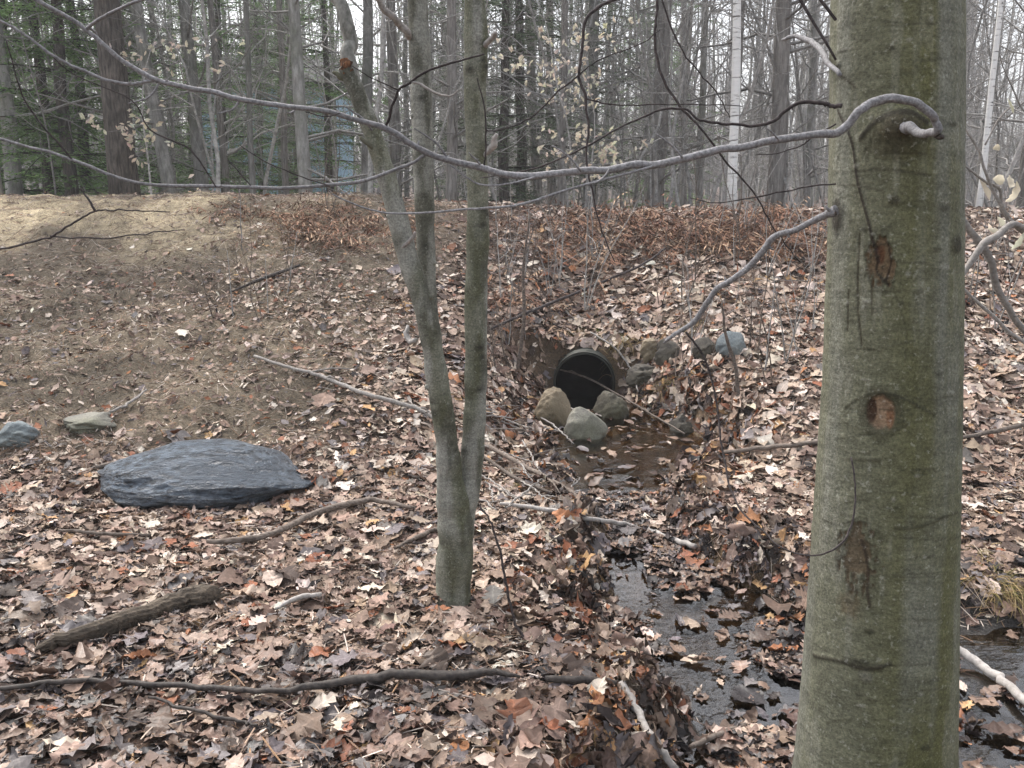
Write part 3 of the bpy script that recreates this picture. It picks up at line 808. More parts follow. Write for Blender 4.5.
def spot(u, v, wu, hv, col, disp=0.0, ring=0.0, soft=0.35, strength=1.0, wob=0.35, seed=1):
    global C, lum
    a0, z0, _ = on_trunk(u, v); a1, _, _ = on_trunk(u + wu / 2, v); _, z1, _ = on_trunk(u, v - hv / 2)
    ra = max(abs(a1 - a0), 0.02); rz = max(abs(z1 - z0), 0.004)
    dd = np.sqrt(((Aw - a0) / ra) ** 2 + ((ZZ - z0) / rz) ** 2)
    dd = dd + wob * (fbm(Aw * 22, ZZ * 60, 500 + seed, 3) - 0.5) * np.exp(-(dd - 1) ** 2)
    m = (1 - sstep(1 - soft, 1 + soft, dd)) * strength
    if col is not None:
        C = C * (1 - m[..., None]) + np.array(linear(col)) * m[..., None]
    if disp: lum = lum + disp * m
    if ring:
        rg = np.exp(-((dd - 1.15) / 0.22) ** 2)
        lum = lum + ring * rg; C = C * (1 - 0.30 * rg)[..., None]
def line(pts, wpx, col, disp=0.002, strength=0.85):
    global C, lum
    q = [on_trunk(u, v)[:2] for u, v in pts]
    q = catmull(np.array(q), 6)
    w_ = wpx * 2.05 / FPX
    m = np.zeros_like(Aw)
    for i in range(len(q) - 1):
        ax, az = q[i][0] * 0.18, q[i][1]; bx_, bz = q[i + 1][0] * 0.18, q[i + 1][1]
        dx, dz = bx_ - ax, bz - az; px_, pz = Aw * 0.18, ZZ
        t = np.clip(((px_ - ax) * dx + (pz - az) * dz) / (dx * dx + dz * dz + 1e-9), 0, 1)
        d_ = np.hypot(px_ - ax - t * dx, pz - az - t * dz)
        m = np.maximum(m, 1 - sstep(w_ * 0.3, w_ * 0.9, d_))
    m = m * strength * (np.abs(Aw) < 1.6)
    C = C * (1 - m[..., None]) + np.array(linear(col)) * m[..., None]
    lum = lum + disp * m
# branch collar and folds, scars, brown patches, cracks
spot(898, 132, 54, 44, (70, 66, 50), 0.020, 0.0, 0.5, 0.75, seed=1)
spot(900, 126, 30, 26, (66, 60, 48), 0.020, 0.0, 0.6, 0.7, seed=2)
line([(862, 138), (880, 120), (905, 112), (925, 122)], 5, (48, 44, 36), 0.004)
line([(850, 172), (890, 170), (930, 176)], 2.5, (60, 56, 44), -0.001, 0.6)
spot(881, 262, 25, 46, (110, 92, 70), -0.006, 0.003, 0.12, 0.95, 1.6, seed=3)
line([(872, 240), (880, 255), (876, 270), (888, 285)], 2.5, (44, 36, 30), -0.003)
line([(888, 244), (891, 262), (886, 280)], 2, (52, 42, 34), -0.002)
spot(880, 255, 10, 20, (96, 66, 46), -0.002, 0.0, 0.3, 0.9, 0.6, seed=4)
spot(881, 412, 36, 42, (66, 60, 46), 0.003, 0.003, 0.3, 0.7, 0.5, seed=25)
spot(881, 412, 27, 33, (134, 112, 90), -0.010, 0.0, 0.12, 1.0, 0.25, seed=5)
spot(872, 411, 9, 26, (62, 44, 32), -0.004, 0.0, 0.3, 0.9, 0.4, seed=6)
spot(890, 418, 8, 20, (112, 78, 54), 0.0, 0.0, 0.3, 0.8, 0.5, seed=7)
line([(838, 404), (860, 398), (880, 392), (905, 399), (935, 415)], 2.5, (64, 62, 48), 0.002, 0.7)
line([(838, 418), (860, 428), (885, 433), (910, 424)], 2.0, (70, 68, 52), 0.002, 0.6)
spot(858, 556, 34, 56, (92, 78, 60), -0.004, 0.002, 0.15, 0.85, 2.2, seed=8)
spot(850, 606, 24, 22, (104, 90, 68), -0.002, 0.0, 0.5, 0.6, 1.0, seed=9)
line([(862, 540), (868, 565), (868, 590), (870, 606)], 3, (60, 50, 40), 0.002)
spot(864, 664, 40, 10, (52, 50, 38), 0.006, 0.0, 0.5, 0.8, 0.8, seed=10)
line([(812, 655), (840, 660), (865, 668), (890, 664)], 4, (56, 52, 42), 0.004, 0.8)
spot(866, 676, 14, 12, (110, 108, 96), 0.006, 0.0, 0.5, 0.7, 0.5, seed=11)
line([(895, 528), (920, 527), (945, 517), (958, 512)], 3, (64, 62, 46), 0.003, 0.7)
line([(848, 458), (880, 460)], 3, (70, 66, 50), 0.002, 0.6)
line([(838, 110), (845, 140), (858, 180), (870, 225), (878, 262)], 3.0, (54, 46, 40), 0.003, 0.9)
line([(860, 235), (858, 300), (862, 345)], 2.2, (62, 56, 44), -0.002, 0.8)
line([(872, 285), (872, 315)], 2.0, (62, 56, 44), -0.002, 0.7)
line([(846, 290), (844, 330)], 2.0, (66, 60, 48), -0.002, 0.7)
line([(890, 278), (906, 330), (905, 360)], 2.0, (74, 72, 54), -0.001, 0.5)
line([(836, 185), (860, 186), (885, 192)], 2.0, (70, 66, 52), 0.001, 0.6)
spot(894, 200, 12, 10, (60, 56, 44), 0.004, 0.0, 0.5, 0.8, 0.5, seed=12)
spot(835, 66, 10, 8, (52, 48, 40), 0.004, 0.0, 0.5, 0.8, 0.5, seed=13)
line([(835, 72), (848, 85), (854, 88)], 3, (70, 66, 54), 0.002, 0.7)
spot(833, 215, 14, 34, (52, 46, 40), 0.006, 0.0, 0.5, 0.85, 0.5, seed=14)
spot(958, 245, 8, 18, (50, 46, 38), 0.003, 0.0, 0.5, 0.8, 0.5, seed=15)
for (u_, v_) in ((905, 560), (930, 620), (880, 720), (925, 470), (860, 500), (930, 60), (870, 40), (900, 330), (935, 690), (840, 720), (905, 700)):
    line([(u_ - 14, v_ + 1), (u_, v_), (u_ + 12, v_ - 1)], 2.0, (72, 70, 54), 0.001, 0.5)
_r = np.random.default_rng(808)
for _i in range(46):
    u_, v_ = _r.uniform(822, 955), _r.uniform(5, 765); spot(u_, v_, _r.uniform(4, 12), _r.uniform(2.5, 6), (60, 58, 46) if _r.random() < .6 else (140, 138, 126), 0.0025, 0.0, 0.5, 0.6, 0.6, seed=30 + _i)
for _i in range(26):
    u_, v_ = _r.uniform(825, 950), _r.uniform(5, 765); l_ = _r.uniform(10, 34); line([(u_ - l_, v_ + _r.normal(0, 3)), (u_, v_), (u_ + l_, v_ + _r.normal(0, 3))], 1.6, (66, 64, 50), 0.0015 * (1 if _r.random() < .5 else -1), 0.5)
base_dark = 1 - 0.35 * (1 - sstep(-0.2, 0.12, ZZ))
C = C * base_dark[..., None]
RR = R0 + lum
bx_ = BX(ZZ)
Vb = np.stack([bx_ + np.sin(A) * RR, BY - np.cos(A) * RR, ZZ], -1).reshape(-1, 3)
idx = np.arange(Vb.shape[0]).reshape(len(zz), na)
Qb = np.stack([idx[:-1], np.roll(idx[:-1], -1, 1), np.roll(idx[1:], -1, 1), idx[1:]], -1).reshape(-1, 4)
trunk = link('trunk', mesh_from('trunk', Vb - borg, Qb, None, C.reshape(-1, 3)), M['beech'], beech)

def pxpath(pts, n=6, jit=0.0):
    """pts: (u, v, Y, width px) -> smooth world path and radii"""
    P = np.array([at(u, v, Y) for (u, v, Y, w_) in pts]); R = np.array([pxm(w_, Y) / 2 * 0.92 for (u, v, Y, w_) in pts])
    Q = catmull(np.hstack([P, R[:, None]]), n)
    if jit: Q[1:-1, :3] += RNG.normal(0, jit, (len(Q) - 2, 3))
    return Q[:, :3], np.clip(Q[:, 3], 0.0006, None)
def limb(name, parent, org, pts, mat, sides=8, n=6, jit=0.0012, buds=0, lump=0.05):
    b = MB(); P, R = pxpath(pts, n, jit * 0.35); R = R * (0.65 if mat is M['twig_dark'] else 0.78) * (1 + 0.10 * (vnoise(np.arange(len(P)) * 0.4, np.zeros(len(P)), int(abs(pts[0][0]) + abs(pts[0][1]))) - 0.5))
    kk = int(abs(pts[0][0] * 7 + pts[0][1])); tt = np.arange(len(P)) * 0.30
    P[2:-2] += (np.stack([vnoise(tt, tt * 0, kk), vnoise(tt, tt * 0, kk + 1), vnoise(tt, tt * 0, kk + 2)], -1)[2:-2] - 0.5) * R[2:-2, None] * 1.3
    b.tube(P, R, sides, lump=lump)
    for _ in range(buds):
        i = random.randrange(2, len(P) - 1); d_ = RNG.normal(0, 1, 3); d_ /= np.linalg.norm(d_)
        b.tube([P[i], P[i] + d_ * R[i] * 1.4, P[i] + d_ * R[i] * 2.4], [R[i] * 0.55, R[i] * 0.4, R[i] * 0.15], 5)
    return b.build(name, mat, parent, org)

main = limb('branch', beech, borg, [(888, 123, 2.12, 22), (900, 126, 2.05, 17), (912, 129, 1.98, 13), (928, 134, 1.90, 11), (937, 133, 1.86, 11), (935, 118, 1.85, 10.5), (918, 107, 1.85, 11), (882, 99, 1.85, 12.5),
    (858, 112, 1.84, 12), (838, 130, 1.84, 11), (800, 138, 1.84, 10), (740, 148, 1.83, 10), (700, 156, 1.83, 10.5), (650, 164, 1.83, 10), (600, 171, 1.82, 10), (540, 176, 1.82, 9.5), (490, 171, 1.81, 9.5), (430, 155, 1.80, 8.5),
    (390, 130, 1.79, 8), (330, 113, 1.78, 7), (240, 98, 1.76, 7), (190, 88, 1.75, 6.8), (155, 78, 1.74, 6.6), (118, 56, 1.73, 6.4), (85, 28, 1.72, 6), (50, 8, 1.70, 5.6), (10, -14, 1.68, 5.2), (-60, -50, 1.65, 4.5)], M['limb'], 10, 7, 0.0008, 10)
tag(main, 'curling limb doubling back across the trunk')
for _k in range(11):        # short spur twigs and buds along the limb
    _u = 760 - _k * 66 + random.randint(-20, 20)
    _v = np.interp(_u, [10, 85, 155, 240, 330, 430, 540, 650, 800], [-14, 28, 78, 98, 113, 155, 176, 164, 138])
    _s = random.choice((-1, 1)); _l = random.randint(10, 34)
    limb('spur', main, borg, [(_u, _v, 1.80, 3.2), (_u - _l * .4, _v + _s * _l * .5, 1.79, 2.8), (_u - _l, _v + _s * _l * .8 - 3, 1.77, 1.8)], M['limb'], 6, 4, 0.001, 2)
stub = limb('branch_stub', main, borg, [(932, 133, 1.885, 9), (939, 136, 1.86, 8), (943, 137, 1.85, 6)], M['stick_dark'], 7, 3)
sub = [
 ([(425, 155, 1.80, 5), (400, 168, 1.80, 5), (345, 184, 1.79, 5.5), (260, 188, 1.78, 5.5), (140, 183, 1.77, 5), (80, 164, 1.76, 4.8), (30, 147, 1.75, 4.5), (-50, 125, 1.74, 4)], 'limb'),
 ([(155, 80, 1.74, 4.5), (130, 84, 1.73, 4.8), (95, 76, 1.72, 4.8), (60, 60, 1.71, 4.5), (25, 35, 1.70, 4), (0, 22, 1.69, 4), (-60, 0, 1.67, 3)], 'limb'),
 ([(86, 30, 1.72, 4.5), (100, 18, 1.70, 4.5), (125, 6, 1.68, 4), (160, -8, 1.66, 3.5)], 'limb'),
 ([(690, 158, 1.83, 4), (640, 170, 1.82, 4), (560, 192, 1.81, 4), (520, 205, 1.80, 4), (470, 209, 1.80, 3.6), (400, 213, 1.79, 3), (365, 208, 1.79, 2.6), (332, 194, 1.78, 2)], 'limb'),
 ([(535, 177, 1.81, 3), (510, 184, 1.80, 2.8), (480, 184, 1.80, 2.6), (450, 165, 1.79, 2)], 'limb'),
 ([(386, 127, 1.79, 5), (392, 110, 1.77, 4.5), (398, 92, 1.76, 4.5), (412, 82, 1.75, 4.5), (430, 70, 1.74, 4), (460, 60, 1.73, 3.5), (484, 54, 1.72, 3)], 'twig_dark'),
 ([(412, 82, 1.75, 3.5), (425, 86, 1.74, 4), (436, 93, 1.74, 3.5), (448, 96, 1.73, 3), (458, 91, 1.73, 2)], 'twig_pale'),
 ([(398, 90, 1.76, 2.5), (372, 78, 1.76, 2.2), (352, 66, 1.76, 1.6)], 'twig_dark'),
 ([(484, 168, 1.81, 3), (486, 140, 1.80, 3), (485, 110, 1.79, 2.8), (477, 78, 1.78, 2)], 'twig_dark'),
 ([(216, 165 + 22, 1.77, 2.5), (190, 150, 1.76, 3), (150, 130, 1.75, 2.5), (132, 100, 1.74, 2.2), (75, 75, 1.73, 2), (40, 45, 1.72, 1.5)], 'twig_dark'),
 ([(75, 163, 1.76, 3.2), (60, 145, 1.75, 3.2), (40, 122, 1.74, 3), (22, 95, 1.73, 2.6), (6, 40, 1.72, 2)], 'twig_dark'),
 ([(252, 187, 1.78, 2.6), (235, 168, 1.77, 2.2), (228, 160, 1.77, 1.8)], 'twig_dark'),
 ([(330, 186, 1.78, 2.4), (290, 172, 1.78, 2.2), (262, 160, 1.77, 1.8), (240, 145, 1.77, 1.4)], 'twig_dark'),
 ([(306, 112, 1.78, 2), (325, 117, 1.77, 2), (340, 113, 1.76, 1.5)], 'twig_dark'),
]
for pts, m_ in sub:
    limb('twig', main, borg, pts, M[m_], 6, 6, 0.001, 3)
# other limbs
limb('branch', beech, borg, [(836, 210, 2.06, 15), (826, 214, 2.08, 10.5), (800, 226, 2.12, 8.5), (770, 240, 2.16, 9), (745, 268, 2.20, 8.5), (718, 290, 2.24, 8), (695, 318, 2.28, 7.5), (672, 336, 2.30, 5.5), (664, 343, 2.32, 3)], M['limb'], 9, 6, 0.0012, 4)
sprout = limb('branch', beech, borg, [(851, 457, 2.05, 3), (855, 490, 2.02, 3.2), (852, 522, 2.00, 3.5), (838, 546, 1.98, 3.5), (815, 555, 1.99, 3.2), (785, 550, 2.02, 3), (762, 530, 2.08, 3.2), (742, 512, 2.14, 3.4), (728, 480, 2.22, 3.4), (721, 440, 2.28, 3.4), (716, 400, 2.32, 3.4), (704, 358, 2.34, 3.6), (686, 332, 2.34, 4)], M['twig_dark'], 6, 6, 0.002, 4)
limb('branch', beech, borg, [(842, 106, 2.08, 8), (826, 104, 2.10, 7), (800, 101, 2.12, 6.5), (778, 118, 2.14, 5.5), (752, 126, 2.15, 5), (722, 123, 2.15, 4.5), (700, 120, 2.15, 4), (684, 109, 2.16, 4), (655, 112, 2.16, 3.6), (615, 130, 2.16, 3.2), (575, 152, 2.16, 3), (530, 170, 2.16, 2.4), (480, 178, 2.16, 1.6)], M['twig_dark'], 7, 6, 0.002, 4)
limb('branch', beech, borg, [(840, 75, 2.10, 6), (826, 58, 2.22, 8), (812, 42, 2.4, 8), (798, 37, 2.5, 6.5), (782, 40, 2.55, 4)], M['limb'], 7, 5, 0.002, 2)
limb('branch', beech, borg, [(836, 184, 2.08, 3), (800, 188, 2.1, 3), (760, 196, 2.12, 2.8), (720, 203, 2.14, 2), (690, 198, 2.16, 1.4)], M['twig_dark'], 6, 5, 0.002, 2)
limb('branch', beech, borg, [(836, 124, 2.06, 3), (812, 138, 2.06, 2.8), (800, 146, 2.07, 2.4), (780, 152, 2.08, 2), (755, 155, 2.09, 1.4)], M['twig_dark'], 6, 5, 0.002, 1)
limb('branch', beech, borg, [(836, 60, 2.08, 4), (770, -40, 2.15, 6), (690, -90, 2.25, 5.5), (655, -60, 2.35, 5), (657, -20, 2.4, 4.6), (658, 10, 2.4, 4.6), (655, 42, 2.4, 4.4), (662, 75, 2.4, 4.2), (680, 108, 2.4, 4), (700, 128, 2.4, 3.6), (730, 165, 2.4, 3.4), (752, 190, 2.4, 3), (772, 225, 2.4, 2.6), (800, 262, 2.42, 1.8)], M['twig_dark'], 7, 6, 0.003, 6)
limb('branch', beech, borg, [(690, -90, 2.25, 4), (660, -30, 2.28, 3), (672, 30, 2.28, 3), (690, 62, 2.28, 2.6), (716, 92, 2.28, 2), (730, 118, 2.28, 1.4)], M['twig_dark'], 6, 6, 0.003, 3)
droop = limb('branch', beech, borg, [(836, 20, 2.1, 5), (760, -70, 2.2, 6), (680, -70, 2.35, 6), (640, -12, 2.45, 5.5), (606, 2, 2.5, 5.4), (586, 20, 2.5, 5.2), (581, 55, 2.5, 4.8), (580, 78, 2.5, 4.6), (586, 98, 2.5, 4.4), (588, 130, 2.5, 4), (586, 155, 2.5, 3.6), (592, 190, 2.5, 3), (600, 225, 2.5, 2.6), (615, 262, 2.5, 2)], M['twig_dark'], 7, 6, 0.002, 5)
for pts in ([(581, 74, 2.5, 3.4), (560, 90, 2.5, 3), (530, 118, 2.5, 2.6), (500, 130, 2.5, 2.2), (486, 130, 2.5, 1.6)],
            [(587, 99, 2.5, 2.8), (620, 105, 2.52, 2.4), (680, 104, 2.55, 2), (740, 106, 2.58, 1.6)],
            [(580, 74, 2.5, 2.4), (600, 60, 2.5, 2.2), (640, 44, 2.52, 2), (660, 30, 2.53, 1.6)]):
    limb('twig', droop, borg, pts, M['twig_dark'], 6, 6, 0.003, 3)
# crown limbs above the picture
for (z0, ang, L_) in ((3.4, 2.6, 2.2), (4.2, 0.3, 2.4), (4.9, 4.2, 2.0), (5.6, 1.4, 2.2), (6.4, 3.5, 1.8), (7.0, 5.5, 1.6)):
    b = MB(); p = np.array([BX(z0), BY, z0]); d_ = np.array([math.cos(ang), math.sin(ang), 0.55])
    P = [p + d_ * t * L_ + np.array([0, 0, 0.25 * t * t]) for t in np.linspace(0, 1, 8)]
    b.tube(P, np.linspace(0.045, 0.008, 8), 7, lump=0.1)
    for t in (3, 4, 5, 6):
        e = RNG.normal(0, 0.5, 3) + d_ * 0.6; b.tube([P[t], P[t] + e * 0.4, P[t] + e * 0.8 + [0, 0, 0.1]], [0.010, 0.007, 0.003], 5)
    b.build('branch', M['limb'], beech, borg)

# ------------------------------------------------------------------ the three-stemmed tree
p0 = ground_hit(453, 612); SY = p0[1] + 0.08
sorg = np.array([p0[0], SY, p0[2]])
clump = empty('multistem_tree', sorg, 'slender grey tree splitting into three stems low above the leaf litter', 'tree')
def stem(pts, label, sides=28, n=14, stubs=()):
    P, R = pxpath(pts, n, 0.0)
    n_ = len(P); sd = int(pts[0][0])
    R = 1.0 * R * (1 + 0.07 * (vnoise(np.arange(n_) * 0.22, np.zeros(n_), sd) - 0.5) * 2)
    b = MB(); b.tube(P, R, sides, lump=0.02)
    for (i, du, L_) in stubs:
        i = int(i * (n_ - 1)); d_ = np.array([du, -0.45, 0.45]); d_ /= np.linalg.norm(d_)
        q = P[i] + d_ * R[i] * 0.7
        b.tube([q - d_ * 0.01, q + d_ * L_ * 0.6, q + d_ * L_], [R[i] * 0.42, R[i] * 0.32, R[i] * 0.18], 7)
    V_ = np.vstack(b.V); th = V_[:, 0] * 14 + V_[:, 1] * 9; z_ = V_[:, 2]
    pale_ = np.array(linear((142, 141, 132))); dk_ = np.array(linear((92, 91, 80))); gr_ = np.array(linear((88, 90, 58)))
    m_ = sstep(0.36, 0.62, fbm(th * 1.3 + sd, z_ * 5, 811, 4))[:, None]
    C_ = dk_ * (1 - m_) + pale_ * m_
    gm_ = (sstep(0.50, 0.66, fbm(th * .8, z_ * 2.2 + sd, 812, 3)) * 0.6 + 0.5 * (1 - sstep(0.1, 0.55, z_ - sorg[2])))[:, None]; gm_ = np.clip(gm_ * 0.75, 0, .75)
    C_ = C_ * (1 - gm_) + gr_ * gm_
    rk = np.random.default_rng(sd)
    for _ in range(34):      # knots and lenticels
        i = rk.integers(4, n_ - 4); a_ = rk.random() * 6.28; c0 = P[i] + R[i] * np.array([math.cos(a_), math.sin(a_), 0]); rr_ = R[i] * rk.uniform(.2, .55)
        dd_ = np.linalg.norm((V_ - c0) * [1, 1, 1.4], axis=1); k_ = np.exp(-(dd_ / rr_) ** 2)[:, None] * 0.95
        C_ = C_ * (1 - k_) + np.array(linear((54, 52, 44))) * k_
    b.C = [C_]; b.V = [V_]
    o = b.build('trunk', M['beech'], clump, sorg)
    if label: o['label'] = label
    return o
s1 = stem([(450, 650, SY, 60), (452, 620, SY, 48), (453, 600, SY, 43), (454, 570, SY, 40), (456, 540, SY, 41), (455, 518, SY, 42), (450, 480, SY - .02, 30), (446, 435, SY - .04, 25), (437, 378, SY - .06, 24), (427, 318, SY - .08, 23), (408, 258, SY - .09, 22.5), (396, 211, SY - .1, 22), (386, 175, SY - .11, 20), (372, 132, SY - .12, 19), (358, 95, SY - .12, 18), (346, 66, SY - .12, 17)], 'leaning stem broken off at an orange brown wound', stubs=((.52, -1, .03), (.62, 1, .02), (.72, -1, .02), (.8, 1, .015)))
s2 = stem([(456, 590, SY + .06, 34), (452, 540, SY + .08, 24), (449, 480, SY + .10, 20), (443, 420, SY + .12, 19), (434, 350, SY + .14, 19), (428, 290, SY + .15, 19.5), (425, 220, SY + .16, 20), (423, 150, SY + .17, 21), (421, 80, SY + .18, 21.5), (418, 10, SY + .19, 22), (414, -80, SY + .2, 22), (412, -260, SY + .22, 16), (400, -520, SY + .26, 8)], 'straight stem standing behind the leaning one', stubs=((.45, 1, .02), (.55, 1, .015), (.62, -1, .02)))
s3 = stem([(455, 600, SY + .01, 30), (456, 560, SY + .02, 33), (462, 520, SY + .02, 29), (470, 480, SY + .03, 26), (474, 430, SY + .03, 25), (476, 370, SY + .04, 25), (476, 300, SY + .04, 24), (478, 230, SY + .05, 24), (477, 160, SY + .05, 23), (475, 90, SY + .05, 24), (476, 40, SY + .05, 25), (474, -20, SY + .05, 20), (474, -90, SY + .06, 19), (470, -260, SY + .08, 14), (480, -520, SY + .1, 7)], 'tallest stem of the three, with small knots', stubs=((.35, 1, .015), (.5, -1, .012), (.58, 1, .015)))
# broken top of the leaning stem: wound and the surviving leader
b = MB(); P, R = pxpath([(349, 72, SY - .125, 15), (346, 64, SY - .13, 15), (345, 59, SY - .13, 9)], 3); b.tube(P, R, 10, lump=0.5)
wm = NT('raw_wound_wood'); n1 = wm.noise(wm.coords((8, 8, 2)), 12, 5); wm.l(wm.ramp(n1, [(0.38, linear((60, 42, 32))), (0.65, linear((142, 98, 68)))]), wm.b.inputs['Base Color']); wm.rough(0.9); wm.bump(n1, 1, 0.01)
b.build('wound', wm.m, s1, sorg)
limb('branch_stub', s1, sorg, [(352, 80, SY - .12, 10), (340, 76, SY - .13, 8), (333, 72, SY - .13, 4)], M['stem'], 8, 4)
limb('leader', s1, sorg, [(358, 100, SY - .11, 19), (353, 60, SY - .10, 20), (345, 30, SY - .09, 19), (337, 0, SY - .08, 17), (325, -50, SY - .06, 14), (310, -180, SY - .02, 7)], M['leader'], 12, 6, 0.001)
limb('branch', s2, sorg, [(410, 38, SY + .16, 9), (402, 26, SY + .12, 10), (392, 16, SY + .08, 9), (382, 4, SY + .04, 8), (374, -16, SY, 7)], M['twig_pale'], 8, 5)
limb('branch_stub', s3, sorg, [(484, 46, SY + .03, 8), (492, 38, SY - .02, 7), (496, 32, SY - .04, 5)], M['stick_pale'], 8, 4)
limb('branch_stub', s3, sorg, [(484, 156, SY + .03, 5), (490, 148, SY, 9), (494, 140, SY - .02, 9), (497, 134, SY - .03, 4)], M['stick_pale'], 8, 4)
limb('branch_stub', s1, sorg, [(416, 340, SY - .05, 7), (410, 341, SY, 8), (407, 333, SY + .02, 8), (408, 325, SY + .03, 4)], M['stick_pale'], 8, 4)
limb('branch_stub', s1, sorg, [(402, 248, SY - .12, 6), (412, 238, SY - .15, 6), (415, 232, SY - .16, 3)], M['twig_pale'], 8, 4)
limb('branch_stub', s1, sorg, [(378, 152, SY - .13, 6), (366, 142, SY - .15, 6), (360, 137, SY - .16, 4)], M['stem'], 8, 4)
for st_, z0 in ((s2, -300), (s2, -400), (s3, -280), (s3, -380), (s3, -450)):
    u0 = 405 if st_ is s2 else 474
    limb('branch', st_, sorg, [(u0, z0, SY + .1, 6), (u0 + random.randint(-90, 90), z0 - 60, SY + .3, 4), (u0 + random.randint(-160, 160), z0 - 130, SY + .6, 2)], M['limb'], 6, 5)

# ------------------------------------------------------------------ fallen sticks and the log
def stick(name, pts, mat, label, sides=8, up=0.0, group=None, jit=0.004, lump=0.12, forks=0):
    P = []; R = []
    for i, (u, v, w_) in enumerate(pts):
        p = ground_hit(u, v); P.append(p + [0, 0, up + 0.030 * (1 - duff_mask(p[0:1], p[1:2])[0] * .6) + pxm(w_, p[1]) * 0.35]); R.append(pxm(w_, p[1]) / 2)
    Q = catmull(np.hstack([np.array(P), np.array(R)[:, None]]), 6)
    P = Q[:, :3]; R = np.clip(Q[:, 3], 0.0012, None)
    P[1:-1] += RNG.normal(0, jit, (len(P) - 2, 3)) * [1, 1, 0.4]
    org = P[len(P) // 2].copy(); org[2] = hz(org[0], org[1])
    rdg = 1 + 0.20 * (np.random.default_rng(5).random(sides) - 0.5) if name == 'log' else None
    b = MB(); b.tube(P, R, sides, lump=0.05 if name == 'log' else lump, ridge=rdg)
    for _ in range(forks):
        i = random.randrange(2, len(P) - 2); d_ = (P[i + 1] - P[i - 1]); d_ /= np.linalg.norm(d_)
        e = d_ * 0.7 + np.array([RNG.normal(0, .5), RNG.normal(0, .5), 0.25 + 0.2 * random.random()])
        L_ = 0.10 + 0.2 * random.random()
        b.tube([P[i], P[i] + e * L_ * 0.5, P[i] + e * L_ + [0, 0, -0.03]], [R[i] * 0.6, R[i] * 0.45, R[i] * 0.2], 5)
    return tag(b.build(name, mat, None, org), label, 'log' if name == 'log' else 'stick', group)
log = stick('log', [(40, 662, 8), (60, 654, 15), (110, 640, 19), (160, 622, 21), (195, 612, 24), (214, 609, 20)], M['log'], 'thick dark broken log with a frayed end lying on the leaf litter', 34, 0.0, lump=0.22, jit=0.006)
b = MB(); pe = ground_hit(205, 612) + [0, 0, 0.05]
for k_ in range(9):
    d_ = np.array([0.8, 0.25, 0.1]) + RNG.normal(0, 0.18, 3); q = pe + RNG.normal(0, 0.012, 3)
    b.tube([q, q + d_ * 0.05, q + d_ * (0.07 + 0.05 * random.random())], [0.012, 0.009, 0.003], 5)
lorg = np.array(log.location); b.build('splintered_end', M['log'], log, lorg)
stick('fallen_branch', [(208, 553, 5), (240, 552, 7), (275, 545, 7), (320, 523, 7), (350, 515, 7), (375, 511, 6), (415, 518, 4)], M['stick'], 'bent grey stick lying beside the three stemmed tree', up=0.02)
stick('fallen_branch', [(-40, 708, 5), (0, 706, 5.5), (60, 699, 6), (110, 697, 6), (200, 703, 6.5), (270, 707, 6.5), (330, 701, 9), (400, 692, 11), (450, 693, 11), (490, 689, 8), (520, 692, 3)], M['stick_dark'], 'long dark wet branch lying across the leaves in front of the log', 10, 0.02)
stick('fallen_branch', [(545, 692, 7), (580, 695, 10), (612, 697, 9), (622, 698, 5)], M['stick_dark'], 'short dark rotten branch under leaves beside the pool', 10, 0.01)
stick('fallen_branch', [(621, 702, 9), (638, 735, 9), (660, 770, 9), (680, 800, 8)], M['stick_pale'], 'pale stick pointing into the shallow pool by the wet leaves', 8, 0.03)
stick('fallen_branch', [(945, 664, 7), (958, 668, 9), (990, 690, 10), (1024, 720, 10), (1080, 765, 10)], M['stick_pale'], 'pale peeled branch in the black mud behind the mossy beech', 10, 0.03)
stick('fallen_branch', [(486, 455, 5), (530, 480, 5), (560, 497, 5), (588, 516, 5)], M['stick'], 'grey stick on the slope between the three stems and the stream', 7, 0.03, forks=3)
stick('fallen_branch', [(478, 462, 3), (520, 490, 4), (575, 512, 3)], M['stick'], 'thinner stick lying alongside the grey one near the stream', 6, 0.02, forks=2)
stick('fallen_branch', [(500, 516, 4), (545, 522, 5), (590, 532, 5), (630, 537, 5), (662, 556, 4)], M['stick_pale'], 'pale stick reaching across the leaves to the leaf dam', 7, 0.03)
stick('fallen_branch', [(648, 542, 6), (670, 552, 7), (695, 560, 6)], M['stick_pale'], 'short pale stick on the leaf dam in the stream', 7, 0.03)
stick('fallen_branch', [(255, 364, 3), (290, 376, 3.5), (320, 385, 4), (360, 402, 4.5), (400, 415, 5), (425, 424, 4), (445, 440, 3)], M['twig_pale'], 'pale crooked branch on the bank reaching to the three stems', 7, 0.04, forks=5)
stick('fallen_branch', [(722, 463, 4), (760, 459, 5), (800, 455, 5), (825, 451, 4)], M['stick'], 'straight stick on the right bank pointing at the beech', 7, 0.03)
stick('fallen_branch', [(958, 449, 4), (995, 442, 5), (1030, 433, 5)], M['stick'], 'stick lying on the bank behind the beech at the picture edge', 7, 0.03)
stick('fallen_branch', [(60, 541, 3), (100, 545, 4), (152, 546, 3)], M['stick'], 'thin brown stick below the slate boulder', 7, 0.02)
stick('fallen_branch', [(276, 622, 3), (296, 612, 6), (322, 608, 5)], M['stick_pale'], 'short whitish stick lying between the log and the three stemmed tree', 7, 0.02)
stick('fallen_branch', [(150, 712, 3), (190, 725, 4), (240, 738, 4), (258, 742, 3)], M['stick_dark'], 'dark twig lying in front of the long wet branch', 6, 0.02)
stick('fallen_branch', [(96, 478, 4), (120, 474, 6), (140, 473, 6), (152, 472, 3)], M['stick'], 'stub of grey wood leaning on the slate boulder', 7, 0.03)
stick('fallen_branch', [(395, 560, 3), (425, 545, 5), (440, 540, 4)], M['stick'], 'short stick at the foot of the three stems', 6, 0.02)
